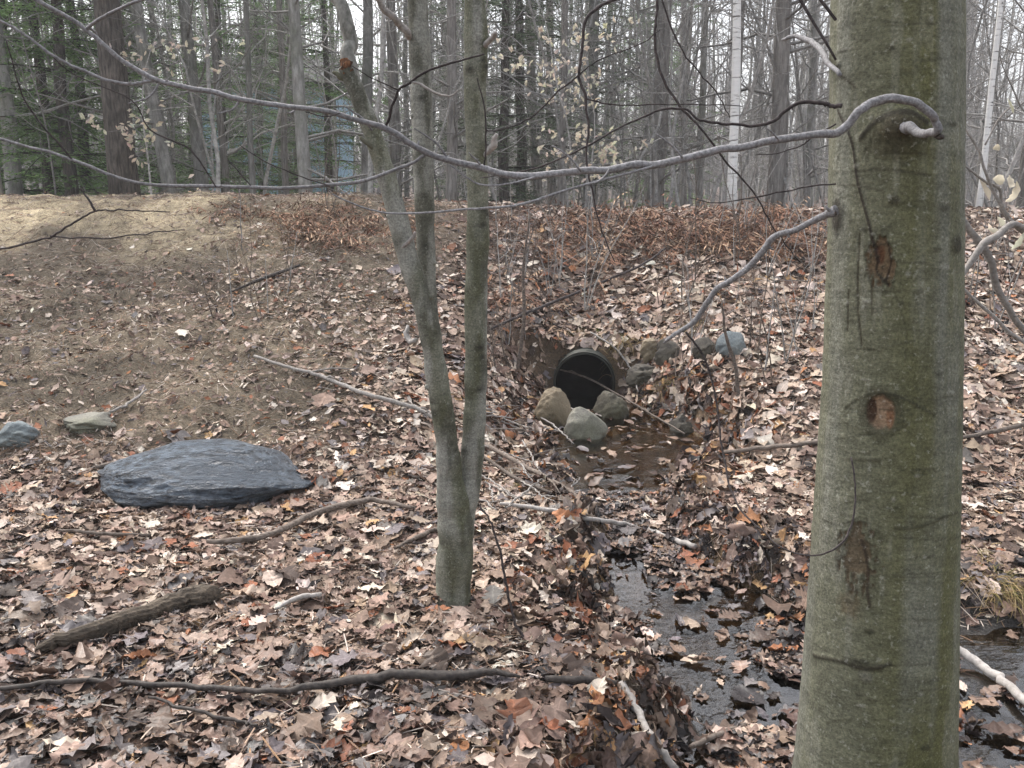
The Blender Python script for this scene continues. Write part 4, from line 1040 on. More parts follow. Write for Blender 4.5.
stick('fallen_branch', [(110, 418, 2.5), (128, 410, 3), (147, 395, 2)], M['twig_pale'], 'straw coloured twig on the duff beside the half buried stone', 6, 0.02)
stick('fallen_branch', [(548, 386, 1.6), (585, 394, 2), (630, 418, 2), (652, 432, 2), (684, 452, 1.4)], M['stick'], 'pale thin twig fallen across the culvert mouth', 6, 0.10, forks=2)
stick('fallen_branch', [(590, 342, 1.6), (615, 358, 2), (630, 380, 2), (638, 402, 1.5)], M['twig_pale'], 'pale twig arching over the culvert rim', 6, 0.05)
stick('fallen_branch', [(490, 346, 2.5), (530, 328, 3), (580, 306, 3), (640, 280, 2.5), (665, 262, 2)], M['twig_dark'], 'long dark stem leaning over the bank above the culvert', 6, 0.10, forks=3)
stick('fallen_branch', [(232, 296, 2), (262, 284, 4), (300, 270, 3)], M['stick_dark'], 'dark root end showing in the hollow of the bank', 6, 0.02)
stick('fallen_branch', [(690, 765, 6), (720, 752, 7), (745, 742, 5)], M['stick'], 'brown stick in the pool beside the beech foot', 7, 0.03)
stick('fallen_branch', [(840, 740, 6), (960, 735, 6)], M['stick_dark'], 'dark stick in the mud close behind the beech', 7, 0.02)
# tangle of fine pale twigs between the three stems and the stream
_tw = random.Random(31)
for _i in range(22):
    u_, v_ = _tw.uniform(478, 575), _tw.uniform(415, 520); l_ = _tw.uniform(22, 60); a_ = _tw.choice((0.6, 0.75, 0.5, -0.9, 1.2, 0.2)) + _tw.uniform(-.25, .25)
    p_ = [(u_ + l_ * (t_ - .5) * math.cos(a_) + _tw.uniform(-2, 2), v_ + l_ * (t_ - .5) * math.sin(a_) * .8, w_) for t_, w_ in ((0, 1.8), (.35, 2.0), (.7, 1.7), (1, 1.0))]
    stick('fallen_twig', p_, M['twig_pale'], 'thin pale twig in the tangle between the three stems and the stream', 5, 0.015 + 0.05 * _tw.random(), 'pale twigs tangled beside the stream', forks=1)
# upright thin seedlings in front
def seedling(pts, label, mat='twig_dark'):
    P, R = pxpath(pts, 6, 0.002); org = P[0].copy()
    b = MB(); b.tube(P, R, 6, lump=0.1)
    return tag(b.build('seedling', M[mat], None, org), label, 'seedling')
q = ground_hit(528, 645)
seedling([(528, 648, q[1], 4), (512, 612, q[1], 3.6), (505, 575, q[1], 3.2), (494, 530, q[1] + .02, 2.6), (480, 505, q[1] + .05, 2)], 'thin dark seedling leaning in front of the three stems')

# low branching twig at the picture's left edge
q = at(-90, 300, 4.0); lw = MB()
for pts in ([(-60, 258, 4.2, 3), (0, 249, 4.2, 2.6), (50, 236, 4.2, 2.4), (78, 220, 4.2, 2.2), (95, 211, 4.2, 2), (120, 210, 4.2, 1.8), (170, 212, 4.2, 1.2)], [(50, 236, 4.2, 1.8), (110, 238, 4.25, 1.8), (160, 232, 4.3, 1.4), (185, 230, 4.3, 1)], [(95, 211, 4.2, 2.6), (86, 196, 4.2, 2.2), (80, 188, 4.2, 1.5)],
            [(-120, 560, 4.1, 9), (-110, 420, 4.15, 8), (-90, 320, 4.2, 6), (-60, 258, 4.2, 4)]):
    P, R = pxpath(pts, 6, 0.003); lw.tube(P, R, 6)
tag(lw.build('seedling', M['twig_dark'], None, at(-120, 560, 4.1)), 'bare dark sapling reaching in low over the left bank', 'sapling')

# beech sapling at the right edge with pale leaves
rs = empty('beech_sapling', at(1120, 640, 3.0), 'grey young beech at the right edge holding a few papery leaves', 'sapling')
rorg = np.array(rs.location)
limb('trunk', rs, rorg, [(1120, 640, 3.0, 26), (1100, 500, 3.0, 22), (1085, 400, 3.0, 20), (1075, 300, 3.0, 18), (1068, 200, 3.0, 15), (1060, 60, 3.0, 12), (1050, -120, 3.0, 7)], M['limb'], 10, 6)
for pts in ([(1075, 300, 3.0, 9), (1050, 250, 2.9, 9), (1024, 226, 2.8, 9), (1003, 230, 2.75, 9.5), (985, 246, 2.72, 10), (966, 272, 2.7, 8), (945, 300, 2.7, 5)],
            [(1085, 400, 3.0, 9), (1050, 365, 2.95, 9), (1024, 334, 2.9, 9), (1004, 300, 2.85, 9.5), (988, 255, 2.8, 10), (965, 222, 2.8, 9), (940, 195, 2.8, 6)],
            [(1085, 410, 3.0, 6), (1050, 362, 3.0, 6), (1010, 332, 3.0, 5.5), (985, 308, 3.0, 5), (950, 276, 3.0, 4)],
            [(1068, 260, 3.0, 6), (1040, 245, 2.9, 6), (1015, 224, 2.85, 6), (998, 200, 2.85, 5), (985, 172, 2.85, 4), (975, 145, 2.85, 3.5), (955, 115, 2.85, 2)],
            [(1040, 245, 2.9, 5), (1004, 214, 2.88, 4.5), (1000, 190, 2.88, 4), (985, 182, 2.88, 3.6), (965, 166, 2.88, 2.5)],
            [(985, 145, 2.85, 2.5), (1000, 118, 2.85, 2), (1010, 108, 2.85, 1.5)]):
    limb('branch', rs, rorg, pts, M['twig_pale'], 7, 5, 0.002, 3)
PR_, PQ_ = leaf_protos(9, [('oval', 0.6, 0.5, 71), ('oval', 1.4, 0.8, 72), ('oval', -0.9, 0.7, 73)])
def hang_leaves(pts, size, seed, spread=0.5):
    r = np.random.default_rng(seed); n = len(pts)
    R = rotmats(r.random(n) * 2 * PI, r.normal(0, .5, n), 1.25 + r.normal(0, spread, n))
    P = PR_[r.integers(0, 3, n)] * (size * (0.7 + 0.6 * r.random(n)))[:, None, None]
    P = np.einsum('nij,nvj->nvi', R, P) + np.asarray(pts)[:, None, :]
    c = np.array(linear((218, 208, 188))) * (0.8 + 0.45 * r.random((n, 1))) * (1 + .05 * r.normal(0, 1, (n, 3)))
    nv = P.shape[1]
    return P.reshape(-1, 3), (PQ_[None] + (np.arange(n) * nv)[:, None, None]).reshape(-1, 4), np.repeat(c, nv, 0)
lp = [at(u, v, Y) for (u, v, Y) in ((1010, 106, 2.85), (996, 148, 2.85), (998, 180, 2.85), (1009, 182, 2.85), (1012, 192, 2.84), (984, 190, 2.88), (1012, 210, 2.84), (1000, 224, 2.8), (990, 230, 2.78), (1018, 240, 2.8), (994, 232, 2.75))]
b = MB(); v_, q_, c_ = hang_leaves(lp, 0.062, 81); b.add(v_, q_, None, c_); b.build('leaves', M['marcescent'], rs, rorg)

# ------------------------------------------------------------------ dead bracken, dead grass
def bracken(spots, seed):
    r = np.random.default_rng(seed); b = MB()
    cols = [np.array(linear(c)) for c in ((130, 96, 78), (110, 80, 66), (148, 116, 94), (92, 70, 60), (168, 142, 118))]
    for (x, y, n, sp, hh) in spots:
        for _ in range(n):
            px_, py_ = x + r.normal(0, sp), y + r.normal(0, sp * 0.6)
            a_ = r.random() * 2 * PI; L_ = hh * (0.5 + r.random()); d_ = np.array([math.cos(a_), math.sin(a_), 0])
            p = np.array([px_, py_, hz(px_, py_)]); lean = 0.35 + 0.8 * r.random()
            t = np.linspace(0, 1, 6)
            P = p + np.outer(t * L_ * lean, d_) + np.outer(L_ * 0.75 * (t - 0.75 * lean * t * t), [0, 0, 1])
            c_ = cols[r.integers(0, 5)] * (0.7 + .5 * r.random())
            b.tube(P, np.linspace(0.0028, 0.0012, 6), 3, c_, cap=False)
            sd_ = np.array([-d_[1], d_[0], 0])
            for i in range(2, 6):
                for s_ in (-1, 1):
                    e = (sd_ * s_ * (0.9 + .4 * r.random()) + d_ * 0.5 + np.array([0, 0, -0.45 + .5 * r.normal(0, .6)])) * L_ * 0.30 * (1.15 - i / 7)
                    w_ = np.cross(e, [0, 0, 1]); w_ = w_ / (np.linalg.norm(w_) + 1e-6) * 0.008
                    q = P[i]; b.add([q, q + e * .5 + w_, q + e, q + e * .5 - w_ + [0, 0, .004]], [[0, 1, 2, 3]], None, c_ * (0.8 + .4 * r.random()))
    return b
sp = []
r = np.random.default_rng(9)
for _ in range(60):
    u_ = r.uniform(560, 840); v_ = r.uniform(218, 262); p = ground_hit(u_, v_); sp.append((p[0], p[1], 12, 0.26, 0.40))
for _ in range(34):
    u_ = r.uniform(270, 410); v_ = r.uniform(208, 252); p = ground_hit(u_, v_); sp.append((p[0], p[1], 7, 0.24, 0.34))
for _ in range(26):
    u_ = r.uniform(480, 610); v_ = r.uniform(212, 330); p = ground_hit(u_, v_); sp.append((p[0], p[1], 6, 0.14, 0.22))
for _ in range(8):
    u_ = r.uniform(195, 260); v_ = r.uniform(205, 235); p = ground_hit(u_, v_); sp.append((p[0], p[1], 6, 0.12, 0.16))
for _ in range(12):
    u_ = r.uniform(700, 1024); v_ = r.uniform(230, 330); p = ground_hit(u_, v_); sp.append((p[0], p[1], 5, 0.16, 0.20))
tag(bracken(sp, 91).build('dead_bracken', M['fern']), 'rusty dead bracken tangled along the top of the bank', 'bracken', kind='stuff')
def tuft(x, y, n, L_, cols, seed, droop=1.0, spread=0.05):
    r = np.random.default_rng(seed); b = MB()
    for _ in range(n):
        px_, py_ = x + r.normal(0, spread), y + r.normal(0, spread); a_ = r.random() * 2 * PI; l = L_ * (0.5 + r.random())
        d_ = np.array([math.cos(a_), math.sin(a_), 0]); t = np.linspace(0, 1, 5); p = np.array([px_, py_, hz(px_, py_)])
        P = p + np.outer(t * l * 0.7, d_) + np.outer(l * (0.9 * t - droop * t * t), [0, 0, 1])
        b.tube(P, np.linspace(0.002, 0.0006, 5), 3, np.array(linear(cols[r.integers(0, len(cols))])) * (.7 + .5 * r.random()), cap=False)
    return b
straw = [(170, 150, 112), (150, 128, 90), (126, 108, 76), (110, 104, 62)]
for (u_, v_, n_, L_, lab) in ((1000, 592, 300, 0.16, 'drooping straw coloured grass tuft on the mud bank behind the beech'), (985, 560, 160, 0.12, 'small straw grass tuft above the drooping one on the mud bank'), (500, 488, 160, 0.10, 'olive grass tuft beside the tallest of the three stems'), (690, 330, 120, 0.16, 'dry grass tuft on the slope above the blue grey rock'), (620, 345, 140, 0.16, 'dry grass hanging over the earth beside the culvert'), (668, 388, 160, 0.15, 'brown dead grass beside the slab right of the culvert'), (575, 335, 90, 0.10, 'short dry grass on the bank directly above the culvert')):
    p = ground_hit(u_, v_); b = tuft(p[0], p[1], n_, L_, straw, int(u_))
    tag(b.build('grass_tuft', M['fern'], None, p), lab, 'grass tuft')

# ------------------------------------------------------------------ woods behind
def grow(b, p, d, L, r0, depth, rng, n=4, wob=0.18, up=0.1, kids=(3, 3), sides=(6, 4, 3, 3), col=(1, 1, 1)):
    P = [p]; q = p.copy(); dd = d / np.linalg.norm(d)
    for i in range(n):
        dd = dd + rng.normal(0, wob, 3) + np.array([0, 0, up]) * 0.3; dd /= np.linalg.norm(dd); q = q + dd * L / n; P.append(q)
    R = np.linspace(r0, r0 * 0.35, n + 1)
    b.tube(P, R, sides[min(depth, len(sides) - 1)], col, cap=False)
    if depth < len(kids):
        for _ in range(kids[depth]):
            i = rng.integers(1, n + 1); e = rng.normal(0, 0.75, 3) + dd * 0.9; e[2] += up
            grow(b, P[i], e, L * (0.40 + 0.35 * rng.random()), R[i] * 0.6, depth + 1, rng, n, wob, up, kids, sides, col)

def bare_tree(name, seed, h, r0, mat, label, cat='tree', low=0.12, limbs=22, lean=0.02, twigmat=None, group=None):
    rng = np.random.default_rng(seed)
    root = empty(name, (0, 0, -200), label, cat, group)
    n = 16; t = np.linspace(0, 1, n)
    wx_ = np.cumsum(rng.normal(0, lean, n)) * h / n * 2; wy_ = np.cumsum(rng.normal(0, lean, n)) * h / n * 2
    P = np.stack([wx_, wy_, t * h - 0.3], -1); R = r0 * (1 - 0.78 * t) * (1 + 0.12 * np.exp(-t * h / 0.35))
    b = MB(); b.tube(P, R, 12, lump=0.06); b.build('trunk', mat, root)
    b = MB()
    for _ in range(limbs):
        f = low + (0.98 - low) * rng.random(); i = f * (n - 1); i0 = int(i); p = P[i0] + (P[min(i0 + 1, n - 1)] - P[i0]) * (i - i0)
        a_ = rng.random() * 2 * PI; d_ = np.array([math.cos(a_), math.sin(a_), 0.15 + 0.7 * f])
        L_ = h * (0.09 + 0.12 * rng.random()) * (1.2 - 0.7 * f)
        grow(b, p, d_, L_, max(0.006, r0 * 0.22 * (1.1 - f)), 1, rng, 4, 0.22, 0.12, (3, 4, 3))
    b.build('crown', twigmat or M['twig_grey'], root)
    return root

def sapling(name, seed, h, r0, label, mat, branches=14, kids=(3, 3, 3), group=None, leaves=0):
    rng = np.random.default_rng(seed)
    root = empty(name, (0, 0, -200), label, 'sapling', group)
    b = MB(); n = 9; P = [np.zeros(3) + [0, 0, -0.1]]; d_ = np.array([0, 0, 1.0])
    for i in range(n): d_ = d_ + rng.normal(0, 0.10, 3) * [1, 1, .3]; d_ /= np.linalg.norm(d_); P.append(P[-1] + d_ * h / n)
    P = np.array(P); b.tube(P, np.linspace(r0, r0 * 0.25, n + 1), 7, cap=False); b.build('trunk', mat, root)
    b = MB(); ends = []
    for _ in range(branches):
        i = rng.integers(2, n + 1); a_ = rng.random() * 2 * PI; e = np.array([math.cos(a_), math.sin(a_), 0.15 + 0.5 * rng.random()])
        grow(b, P[i], e, h * (0.14 + 0.16 * rng.random()), r0 * 0.35, 1, rng, 4, 0.25, 0.05, kids)
    if leaves:
        allv = np.vstack(b.V); lp = allv[rng.integers(0, len(allv), leaves)]
        lp = lp[(lp[:, 2] < h * .8)]
        lb = MB(); v_, q_, c_ = hang_leaves(lp, 0.095, seed); lb.add(v_, q_, None, c_); lb.build('leaves', M['marcescent'], root)
    b.build('crown', mat, root)
    return root

def hemlock(name, seed, h, r0, label, group=None, dens=1.0, green=(52, 74, 44), low=0.6):
    rng = np.random.default_rng(seed)
    root = empty(name, (0, 0, -200), label, 'conifer', group)
    n = 14; t = np.linspace(0, 1, n); P = np.stack([np.cumsum(rng.normal(0, .03, n)), np.cumsum(rng.normal(0, .03, n)), t * h - .3], -1)
    b = MB(); b.tube(P, r0 * (1 - 0.85 * t), 10, lump=.08); b.build('trunk', M['bark_pine'], root)
    b = MB(); base = np.array(linear(green))
    z = low
    while z < h - 0.2:
        f = z / h; L0 = (0.24 * h * (1 - f) ** 0.75 + 0.3)
        for k_ in range(rng.integers(5, 9)):
            if rng.random() > 0.85 * dens: continue
            a_ = rng.random() * 2 * PI; L_ = min(L0, 2.6) * (0.6 + .5 * rng.random()); d_ = np.array([math.cos(a_), math.sin(a_), 0])
            p = np.array([np.interp(z, P[:, 2], P[:, 0]), np.interp(z, P[:, 2], P[:, 1]), z])
            m = 7; s = np.linspace(0, 1, m); B = p + np.outer(s * L_, d_) + np.outer(0.10 * L_ * s - 0.28 * L_ * s * s, [0, 0, 1])
            b.tube(B, np.linspace(0.014, .003, m), 3, (0.05, 0.042, 0.036), cap=False)
            sd_ = np.array([-d_[1], d_[0], 0])
            tone = base * (0.55 + 0.9 * rng.random())
            for i in range(1, m):
                for s_ in (-1, 1, -1, 1):
                    if rng.random() < 0.12: continue
                    ln = L_ * 0.30 * (1.15 - 0.7 * s[i]) * (0.6 + .7 * rng.random())
                    e = sd_ * s_ * (0.7 + .4 * rng.random()) + d_ * (0.35 + .5 * rng.random()) + np.array([0, 0, -0.25 + .25 * rng.normal()])
                    e = e / np.linalg.norm(e) * ln
                    q = B[i] - (B[i] - B[i - 1]) * rng.random()
                    wd_ = np.cross(e, [0, 0, 1]); wd_ = wd_ / (np.linalg.norm(wd_) + 1e-6)
                    # a flat spray: several narrow needle sprigs
                    for j in range(10):
                        f0 = j / 10; c0 = q + e * f0; sg = 1 if j % 2 else -1
                        g_ = (e / ln * 0.6 + wd_ * sg * 0.8 + np.array([0, 0, rng.normal(0, .25)])) * (0.060 + .04 * rng.random())
                        wn = np.cross(g_, rng.normal(0, 1, 3)); wn = wn / (np.linalg.norm(wn) + 1e-6) * 0.009
                        b.add([c0, c0 + g_ * .5 + wn, c0 + g_, c0 + g_ * .5 - wn], [[0, 1, 2, 3]], None, tone * (0.7 + .6 * rng.random()))
        z += 0.20 + 0.22 * rng.random()
    b.build('crown', M['needles'], root, smooth=False)
    return root

VARS = []
def fz(x, y): return hz(x, y) - 0.02
def place(proto, u, Y, width=None, r0=None, rz=None, label=None, group=None, tilt=0.0, first=False, sc=None):
    """put a copy so that its trunk shows at column u, Y metres away, with the given pixel width near eye height"""
    x = (u - 512) / FPX * Y / 0.985
    s_ = sc if sc else (pxm(width, Y) / 2 / (r0 * 0.93) if width else 1.0)
    return copy_tree(proto, (x, Y, fz(x, Y)), random.random() * 2 * PI if rz is None else rz, s_ if not isinstance(s_, (tuple,)) else s_, label, group, (0, tilt))
def wide(proto, u, Y, width, r0, label, group=None, tilt=0.0, hs=None, rz=None):
    x = (u - 512) / FPX * Y / 0.985; k_ = pxm(width * 0.86, Y) / 2 / (r0 * 0.95)
    return copy_tree(proto, (x, Y, fz(x, Y)), random.random() * 2 * PI if rz is None else rz, (k_, k_, hs or max(0.8, min(k_, 1.25))), label, group, (0, tilt))

protoG = [bare_tree('bare_tree', 600 + i, 15, 0.15, M['bark_grey'], 'x', low=(0.06 if i % 2 else 0.14), limbs=36, lean=0.018) for i in range(4)]
protoB = [bare_tree('bare_tree', 620 + i, 16, 0.16, M['bark_brown'], 'x', low=0.06, limbs=34, lean=0.014, twigmat=M['twig_grey']) for i in range(3)]
protoP = bare_tree('pine_tree', 640, 18, 0.26, M['bark_pine'], 'x', low=0.2, limbs=16, lean=0.006, twigmat=M['twig_dark'])
protoW = bare_tree('birch_tree', 650, 14, 0.10, M['birch'], 'x', low=0.35, limbs=14, lean=0.014)
protoS = [sapling('bare_sapling', 660 + i, 3.6 + 0.5 * i, 0.016 + .003 * i, 'x', M['twig_grey'], 16) for i in range(5)]
protoL = [sapling('beech_sapling', 680 + i, 3.4, 0.018, 'x', M['twig_grey'], 14, leaves=360) for i in range(2)]
protoH = [hemlock('hemlock_tree', 690 + i, 10 + i, 0.11, 'x', dens=1.0 if i < 2 else 0.75, green=((110, 136, 88) if i < 2 else (102, 114, 92))) for i in range(3)]

# trees one can tell apart
named = [
 (protoG[0], .15, 8, 14.5, 24, 'grey trunk at the left picture edge beyond the embankment'),
 (protoG[1], .15, 34, 16, 17, 'grey trunk between the picture edge and the big dark pine'),
 (protoP, .26, 140, 14.0, 31, 'big dark rough barked pine, thickest trunk behind the left bank'),
 (protoG[2], .15, 150, 15.5, 8, 'slim pale trunk close beside the big dark pine'),
 (protoG[3], .15, 140, 17, 9, 'slim grey trunk half hidden by the big dark pine'),
 (protoG[1], .15, 186, 15.5, 15, 'grey leaning trunk of a clump, right of the big dark pine'),
 (protoG[0], .15, 214, 16.5, 15, 'upright grey trunk of the clump before the blue house'),
 (protoB[0], .16, 238, 17, 8, 'thin dark trunk in front of the blue house corner'),
 (protoG[2], .15, 262, 16, 7, 'thin whitish crooked trunk before the blue house wall'),
 (protoB[1], .16, 295, 18, 8, 'thin dark brown trunk against the pale blue house wall'),
 (protoG[3], .15, 315, 15.5, 15, 'pale greenish trunk before the blue house, left of the broken stem'),
 (protoG[0], .15, 372, 17, 14, 'grey trunk seen just behind the broken leaning stem'),
 (protoB[2], .16, 398, 18.5, 14, 'brownish trunk between the broken stem and the straight stem'),
 (protoB[0], .16, 452, 15.5, 13, 'brown trunk framed between the two tall stems'),
 (protoB[1], .16, 560, 17, 9, 'dark trunk behind the pale leaved beech sapling'),
 (protoG[1], .15, 585, 19, 14, 'grey trunk right of the pale leaved beech sapling'),
 (protoB[2], .16, 648, 18, 18, 'stout brownish trunk midway between the beech sapling and white birch'),
 (protoG[2], .15, 690, 20, 9, 'slim grey trunk left of the white birch'),
 (protoB[0], .16, 726, 17, 8, 'slim dark trunk touching the white birch'),
 (protoW, .10, 727, 14.6, 11, 'straight white birch left of the mossy beech'),
 (protoB[1], .16, 763, 16.5, 20, 'stout grey brown trunk right of the white birch'),
 (protoG[3], .15, 795, 19, 10, 'pale slim trunk near the mossy beech top'),
 (protoW, .10, 962, 14.5, 7, 'thin white birch right of the mossy beech'),
 (protoB[2], .16, 1003, 18, 14, 'brown trunk right of the thin white birch'),
 (protoG[0], .15, 1040, 15, 18, 'grey trunk just beyond the right picture edge'),
]
lean_for = {150: -0.03, 186: 0.10, 262: 0.02, 962: 0.0, 729: -0.01}
for i, (pr, r0, u_, Y_, w_, lab) in enumerate(named):
    wide(pr, u_, Y_, w_, r0, lab, None, lean_for.get(u_, random.uniform(-0.02, 0.02)))
hl = [(505, 18.5, 2, 'grey green hemlock closest to the tallest stem, right of it'), (270, 26, 0, 'hemlock rising in front of the blue house wall'), (100, 19.0, 1, 'second green hemlock left of the big dark pine, farther off'), (84, 16.3, 0, 'lower green hemlock touching the left side of the big dark pine'), (42, 19.5, 1, 'green hemlock behind the second grey trunk from the left edge'), (205, 25, 1, 'hemlock in the gap behind the clump of leaning grey trunks'), (62, 17.5, 1, 'bright green hemlock between the grey trunks and the big dark pine'), (150, 20, 0, 'green hemlock right behind the big dark pine'), (20, 22, 1, 'dark hemlock at the left picture edge'), (238, 21.5, 0, 'dark hemlock at the left end of the blue house'),
      (338, 22, 1, 'dark hemlock at the right end of the blue house'), (520, 20, 2, 'grey green hemlock right of the tallest stem'), (590, 24, 2, 'thin hemlock behind the pale leaved sapling'), (655, 30, 1, 'far hemlock behind the stout brownish trunk'), (-40, 18, 0, 'hemlock outside the left picture edge'), (300, 34, 2, 'far hemlock rising behind the blue house'), (455, 30, 2, 'far hemlock seen between the two tall stems')]
for u_, Y_, k_, lab in hl:
    place(protoH[k_], u_, Y_, sc=random.uniform(0.9, 1.15), label=lab)
place(protoL[0], 572, 12.8, sc=0.95, label='beech sapling with pale papery leaves right of the three stems')
place(protoL[1], 165, 13.6, sc=0.9, label='small beech with few pale leaves beside the big dark pine')
place(protoL[1], 590, 13.6, sc=0.8, label='second pale leaved beech sapling, smaller, behind the first')

# the crowd of trunks deeper in the woods
GR = {'g': ('slim grey bare trunk among the crowded woods', 'grey trunks deep in the woods'), 'b': ('brownish bare trunk among the crowded woods', 'brown trunks deep in the woods')}
rr = random.Random(4)
cnt = 0
taken = []
while cnt < 120:
    Y_ = rr.uniform(19, 58); u_ = rr.uniform(-160, 1184)
    x = (u_ - 512) / FPX * Y_
    if -15 < x < -5 and 33 < Y_ < 44: continue
    if any(math.hypot(x - a0, Y_ - b0) < 1.1 for a0, b0 in taken): continue
    if u_ < 340 and Y_ < 24 and rr.random() < 0.5: continue
    taken.append((x, Y_)); br = rr.random() < 0.45
    pr = rr.choice(protoB if br else protoG); lab, gr = GR['b' if br else 'g']
    k_ = rr.uniform(0.35, 0.85)
    copy_tree(pr, (x, Y_, fz(x, Y_)), rr.random() * 6.28, (k_, k_, rr.uniform(0.85, 1.15)), lab, gr, (rr.uniform(-.03, .03), rr.uniform(-.04, .04)))
    cnt += 1
for i in range(240):
    Y_ = rr.uniform(14.6, 30); u_ = rr.uniform(-150, 1170); x = (u_ - 512) / FPX * Y_
    if -15 < x < -5 and 33 < Y_ < 44: continue
    pr = rr.choice(protoS)
    copy_tree(pr, (x, Y_, fz(x, Y_)), rr.random() * 6.28, rr.uniform(0.75, 1.7), 'thin twiggy leafless sapling in the undergrowth beyond the embankment', 'leafless saplings beyond the embankment', (rr.uniform(-.15, .15), rr.uniform(-.15, .15)))
for pr in protoG + protoB + [protoP, protoW] + protoS + protoL + protoH:
    for ch in list(pr.children): bpy.data.objects.remove(ch)
    bpy.data.objects.remove(pr)

# thin upright shoots on the embankment itself
def shoot_proto(seed, h):
    rng = np.random.default_rng(seed); root = empty('shoot', (0, 0, -200), 'x', 'shoot')
    b = MB()
    for k_ in range(rng.integers(1, 4)):
        grow(b, np.array([rng.normal(0, .02), rng.normal(0, .02), -0.02]), np.array([rng.normal(0, .15), rng.normal(0, .15), 1]), h * (0.6 + .5 * rng.random()), 0.0075, 1, rng, 5, 0.10, 0.1, (0, 2, 2))
    b.build('stem', M['twig_grey'] if seed % 2 else M['stick'], root); return root
shp = [shoot_proto(700 + i, 0.75 + 0.15 * i) for i in range(5)]
for i in range(130):
    if i < 84: u_, v_ = rr.uniform(560, 1010), rr.uniform(225, 400)
    elif i < 118: u_, v_ = rr.uniform(485, 560), rr.uniform(215, 385)
    else: u_, v_ = rr.uniform(200, 420), rr.uniform(205, 330)
    p = ground_hit(u_, v_)
    if stream_field(p[0:1], p[1:2])[0][0] < 0.5: continue
    copy_tree(rr.choice(shp), tuple(p), rr.random() * 6.28, rr.uniform(0.5, 1.1), 'thin upright leafless shoot growing on the leafy embankment', 'leafless shoots on the embankment', (rr.uniform(-.2, .2), rr.uniform(-.2, .2)))
for pr in shp:
    for ch in list(pr.children): bpy.data.objects.remove(ch)
    bpy.data.objects.remove(pr)
# two whitish shoots in front of the bank
for u0, v0, u1, v1, lab in ((516, 372, 530, 215, 'tall pale shoot standing left of the culvert'), (738, 402, 722, 300, 'grey shoot on the slope below the blue grey rock')):
    p = ground_hit(u0, v0); seedling([(u0, v0 + 4, p[1], 5), ((u0 * 2 + u1) / 3 + 3, (v0 * 2 + v1) / 3, p[1], 4.5), ((u0 + u1 * 2) / 3 - 2, (v0 + v1 * 2) / 3, p[1], 3.5), (u1, v1, p[1], 2)], lab, 'stick')

# far woods: one mass
r = np.random.default_rng(55)
b = MB()
gcol = [np.array(linear(c)) for c in ((122, 118, 116), (140, 137, 134), (104, 99, 96), (154, 150, 146), (112, 112, 100))]
VT, QT, CT = [], [], []; o_ = 0
for _ in range(1500):
    Y_ = r.uniform(52, 150); x = r.uniform(-1, 1) * (0.72 * Y_ + 10); h = r.uniform(12, 24) if r.random() < .6 else r.uniform(3, 8); r0 = r.uniform(.07, .20); z0 = hz(x, Y_) - .3
    lx, ly = r.normal(0, .4, 2); t = np.linspace(0, 1, 5); P = np.stack([x + lx * t + .2 * r.normal(0, 1, 5) * t, Y_ + ly * t, z0 + h * t], -1)
    c_ = gcol[r.integers(0, 5)] * (.75 + .4 * r.random())
    b.tube(P, r0 * (1 - .75 * t), 5, c_, cap=False)
    for _k in range(16):
        f = 0.06 + .85 * r.random(); p = np.array([x + lx * f, Y_ + ly * f, z0 + h * f]); a_ = r.random() * 6.28; L_ = r.uniform(1.0, 3.2)
        d_ = np.array([math.cos(a_), math.sin(a_), .5]); p2 = p + d_ * L_ * .5 + [0, 0, .1]; p3 = p + d_ * L_ + [0, 0, .4]
        b.tube([p, p2, p3], [.035, .024, .008], 3, c_ * 1.05, cap=False)
        for _j in range(2):
            e = r.normal(0, .7, 3); e[2] = abs(e[2]); q = p2 if _j else p + d_ * L_ * .75; b.tube([q, q + e], [.016, .006], 3, c_, cap=False)
tag(b.build('distant_woods', M['far']), 'grey mass of bare trunks and twigs far off in the woods', 'woods', kind='stuff')

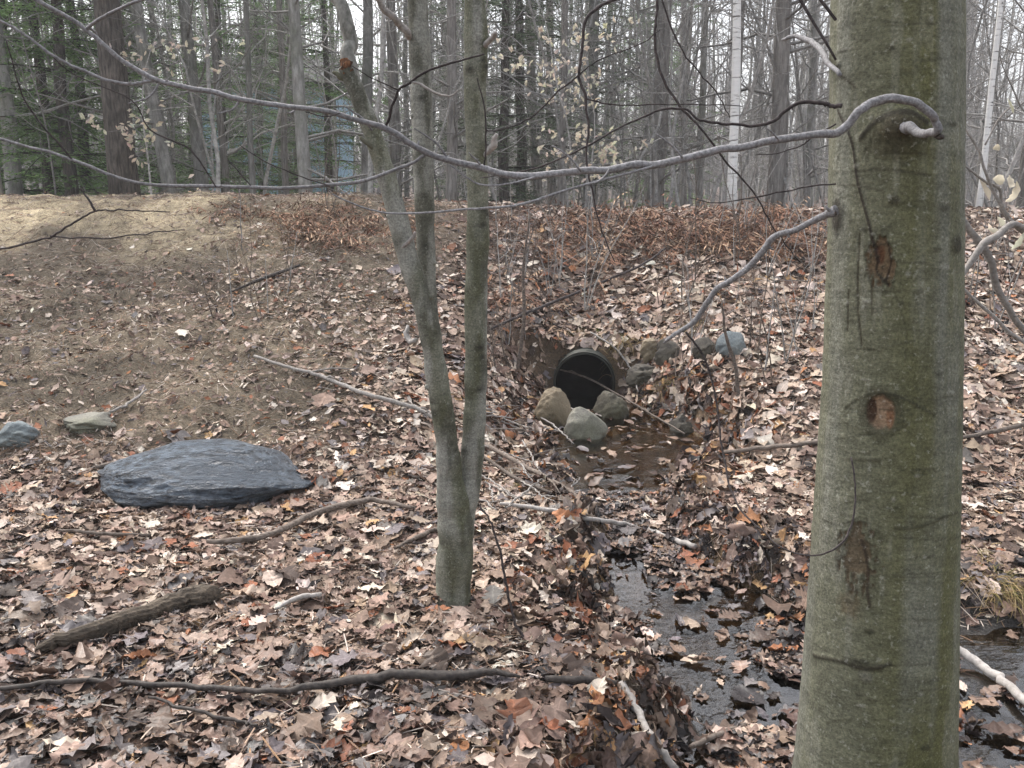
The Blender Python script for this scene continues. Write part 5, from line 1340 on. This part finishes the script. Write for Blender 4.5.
# ------------------------------------------------------------------ the blue house
hx0, hx1, hy0, hy1 = -12.6, -7.4, 37.0, 43.0
zb = hz(-9, 36) - 0.2; horg = np.array([(hx0 + hx1) / 2, hy0, zb])
house = empty('house', horg, 'pale blue sided house half hidden behind the hemlocks', 'house')
b = MB(); b.box((hx0, hy0, zb), (hx1, hy1, zb + 5.4)); b.build('wall', M['siding'], house, horg, False)
b = MB(); rx0, rx1 = hx0 - .4, hx1 + .4; ym = (hy0 + hy1) / 2
b.add([(rx0, hy0 - .4, zb + 5.25), (rx1, hy0 - .4, zb + 5.25), (rx1, ym, zb + 6.9), (rx0, ym, zb + 6.9), (rx0, hy1 + .4, zb + 5.25), (rx1, hy1 + .4, zb + 5.25),
       (rx0, hy0 - .4, zb + 5.41), (rx1, hy0 - .4, zb + 5.41), (rx1, ym, zb + 7.05), (rx0, ym, zb + 7.05), (rx0, hy1 + .4, zb + 5.41), (rx1, hy1 + .4, zb + 5.41)],
      [(0, 1, 2, 3), (3, 2, 5, 4), (6, 7, 8, 9), (9, 8, 11, 10), (0, 1, 7, 6), (4, 5, 11, 10), (0, 3, 9, 6), (3, 4, 10, 9), (1, 2, 8, 7), (2, 5, 11, 8)])
b.build('roof', M['shingle'], house, horg, False)
for (wx0, wz0) in ((hx0 + .9, 1.0), (hx0 + 3.4, 1.0), (hx0 + .9, 3.5), (hx0 + 3.4, 3.5)):
    b = MB(); z0 = zb + wz0
    for lo, hi in (((wx0 - .08, hy0 - .05, z0 - .08), (wx0 + 1.0, hy0 + .02, z0)), ((wx0 - .08, hy0 - .05, z0 + 1.3), (wx0 + 1.0, hy0 + .02, z0 + 1.38)), ((wx0 - .08, hy0 - .05, z0), (wx0, hy0 + .02, z0 + 1.3)), ((wx0 + .92, hy0 - .05, z0), (wx0 + 1.0, hy0 + .02, z0 + 1.3)), ((wx0, hy0 - .04, z0 + .62), (wx0 + .92, hy0 + .02, z0 + .68))):
        b.box(lo, hi)
    f = b.build('window', M['trim'], house, horg, False)
    b = MB(); b.box((wx0, hy0 - .02, z0), (wx0 + .92, hy0 + .015, z0 + 1.3)); b.build('pane', M['glass'], f, horg, False)

# ------------------------------------------------------------------ air
HZ = 0.0018
if HZ:
    b = MB(); b.box((-265, -65, -3), (265, 305, 48)); hm = bpy.data.materials.new('damp_air'); hm.use_nodes = True
    t_ = hm.node_tree; t_.nodes.remove(t_.nodes['Principled BSDF']); pv = t_.nodes.new('ShaderNodeVolumePrincipled')
    pv.inputs['Color'].default_value = (0.93, 0.95, 0.97, 1); pv.inputs['Density'].default_value = HZ
    t_.links.new(pv.outputs[0], t_.nodes['Material Output'].inputs['Volume'])
    tag(b.build('haze', hm, None, (0, 0, 0), False), kind='stuff')
    SC.cycles.volume_bounces = 1
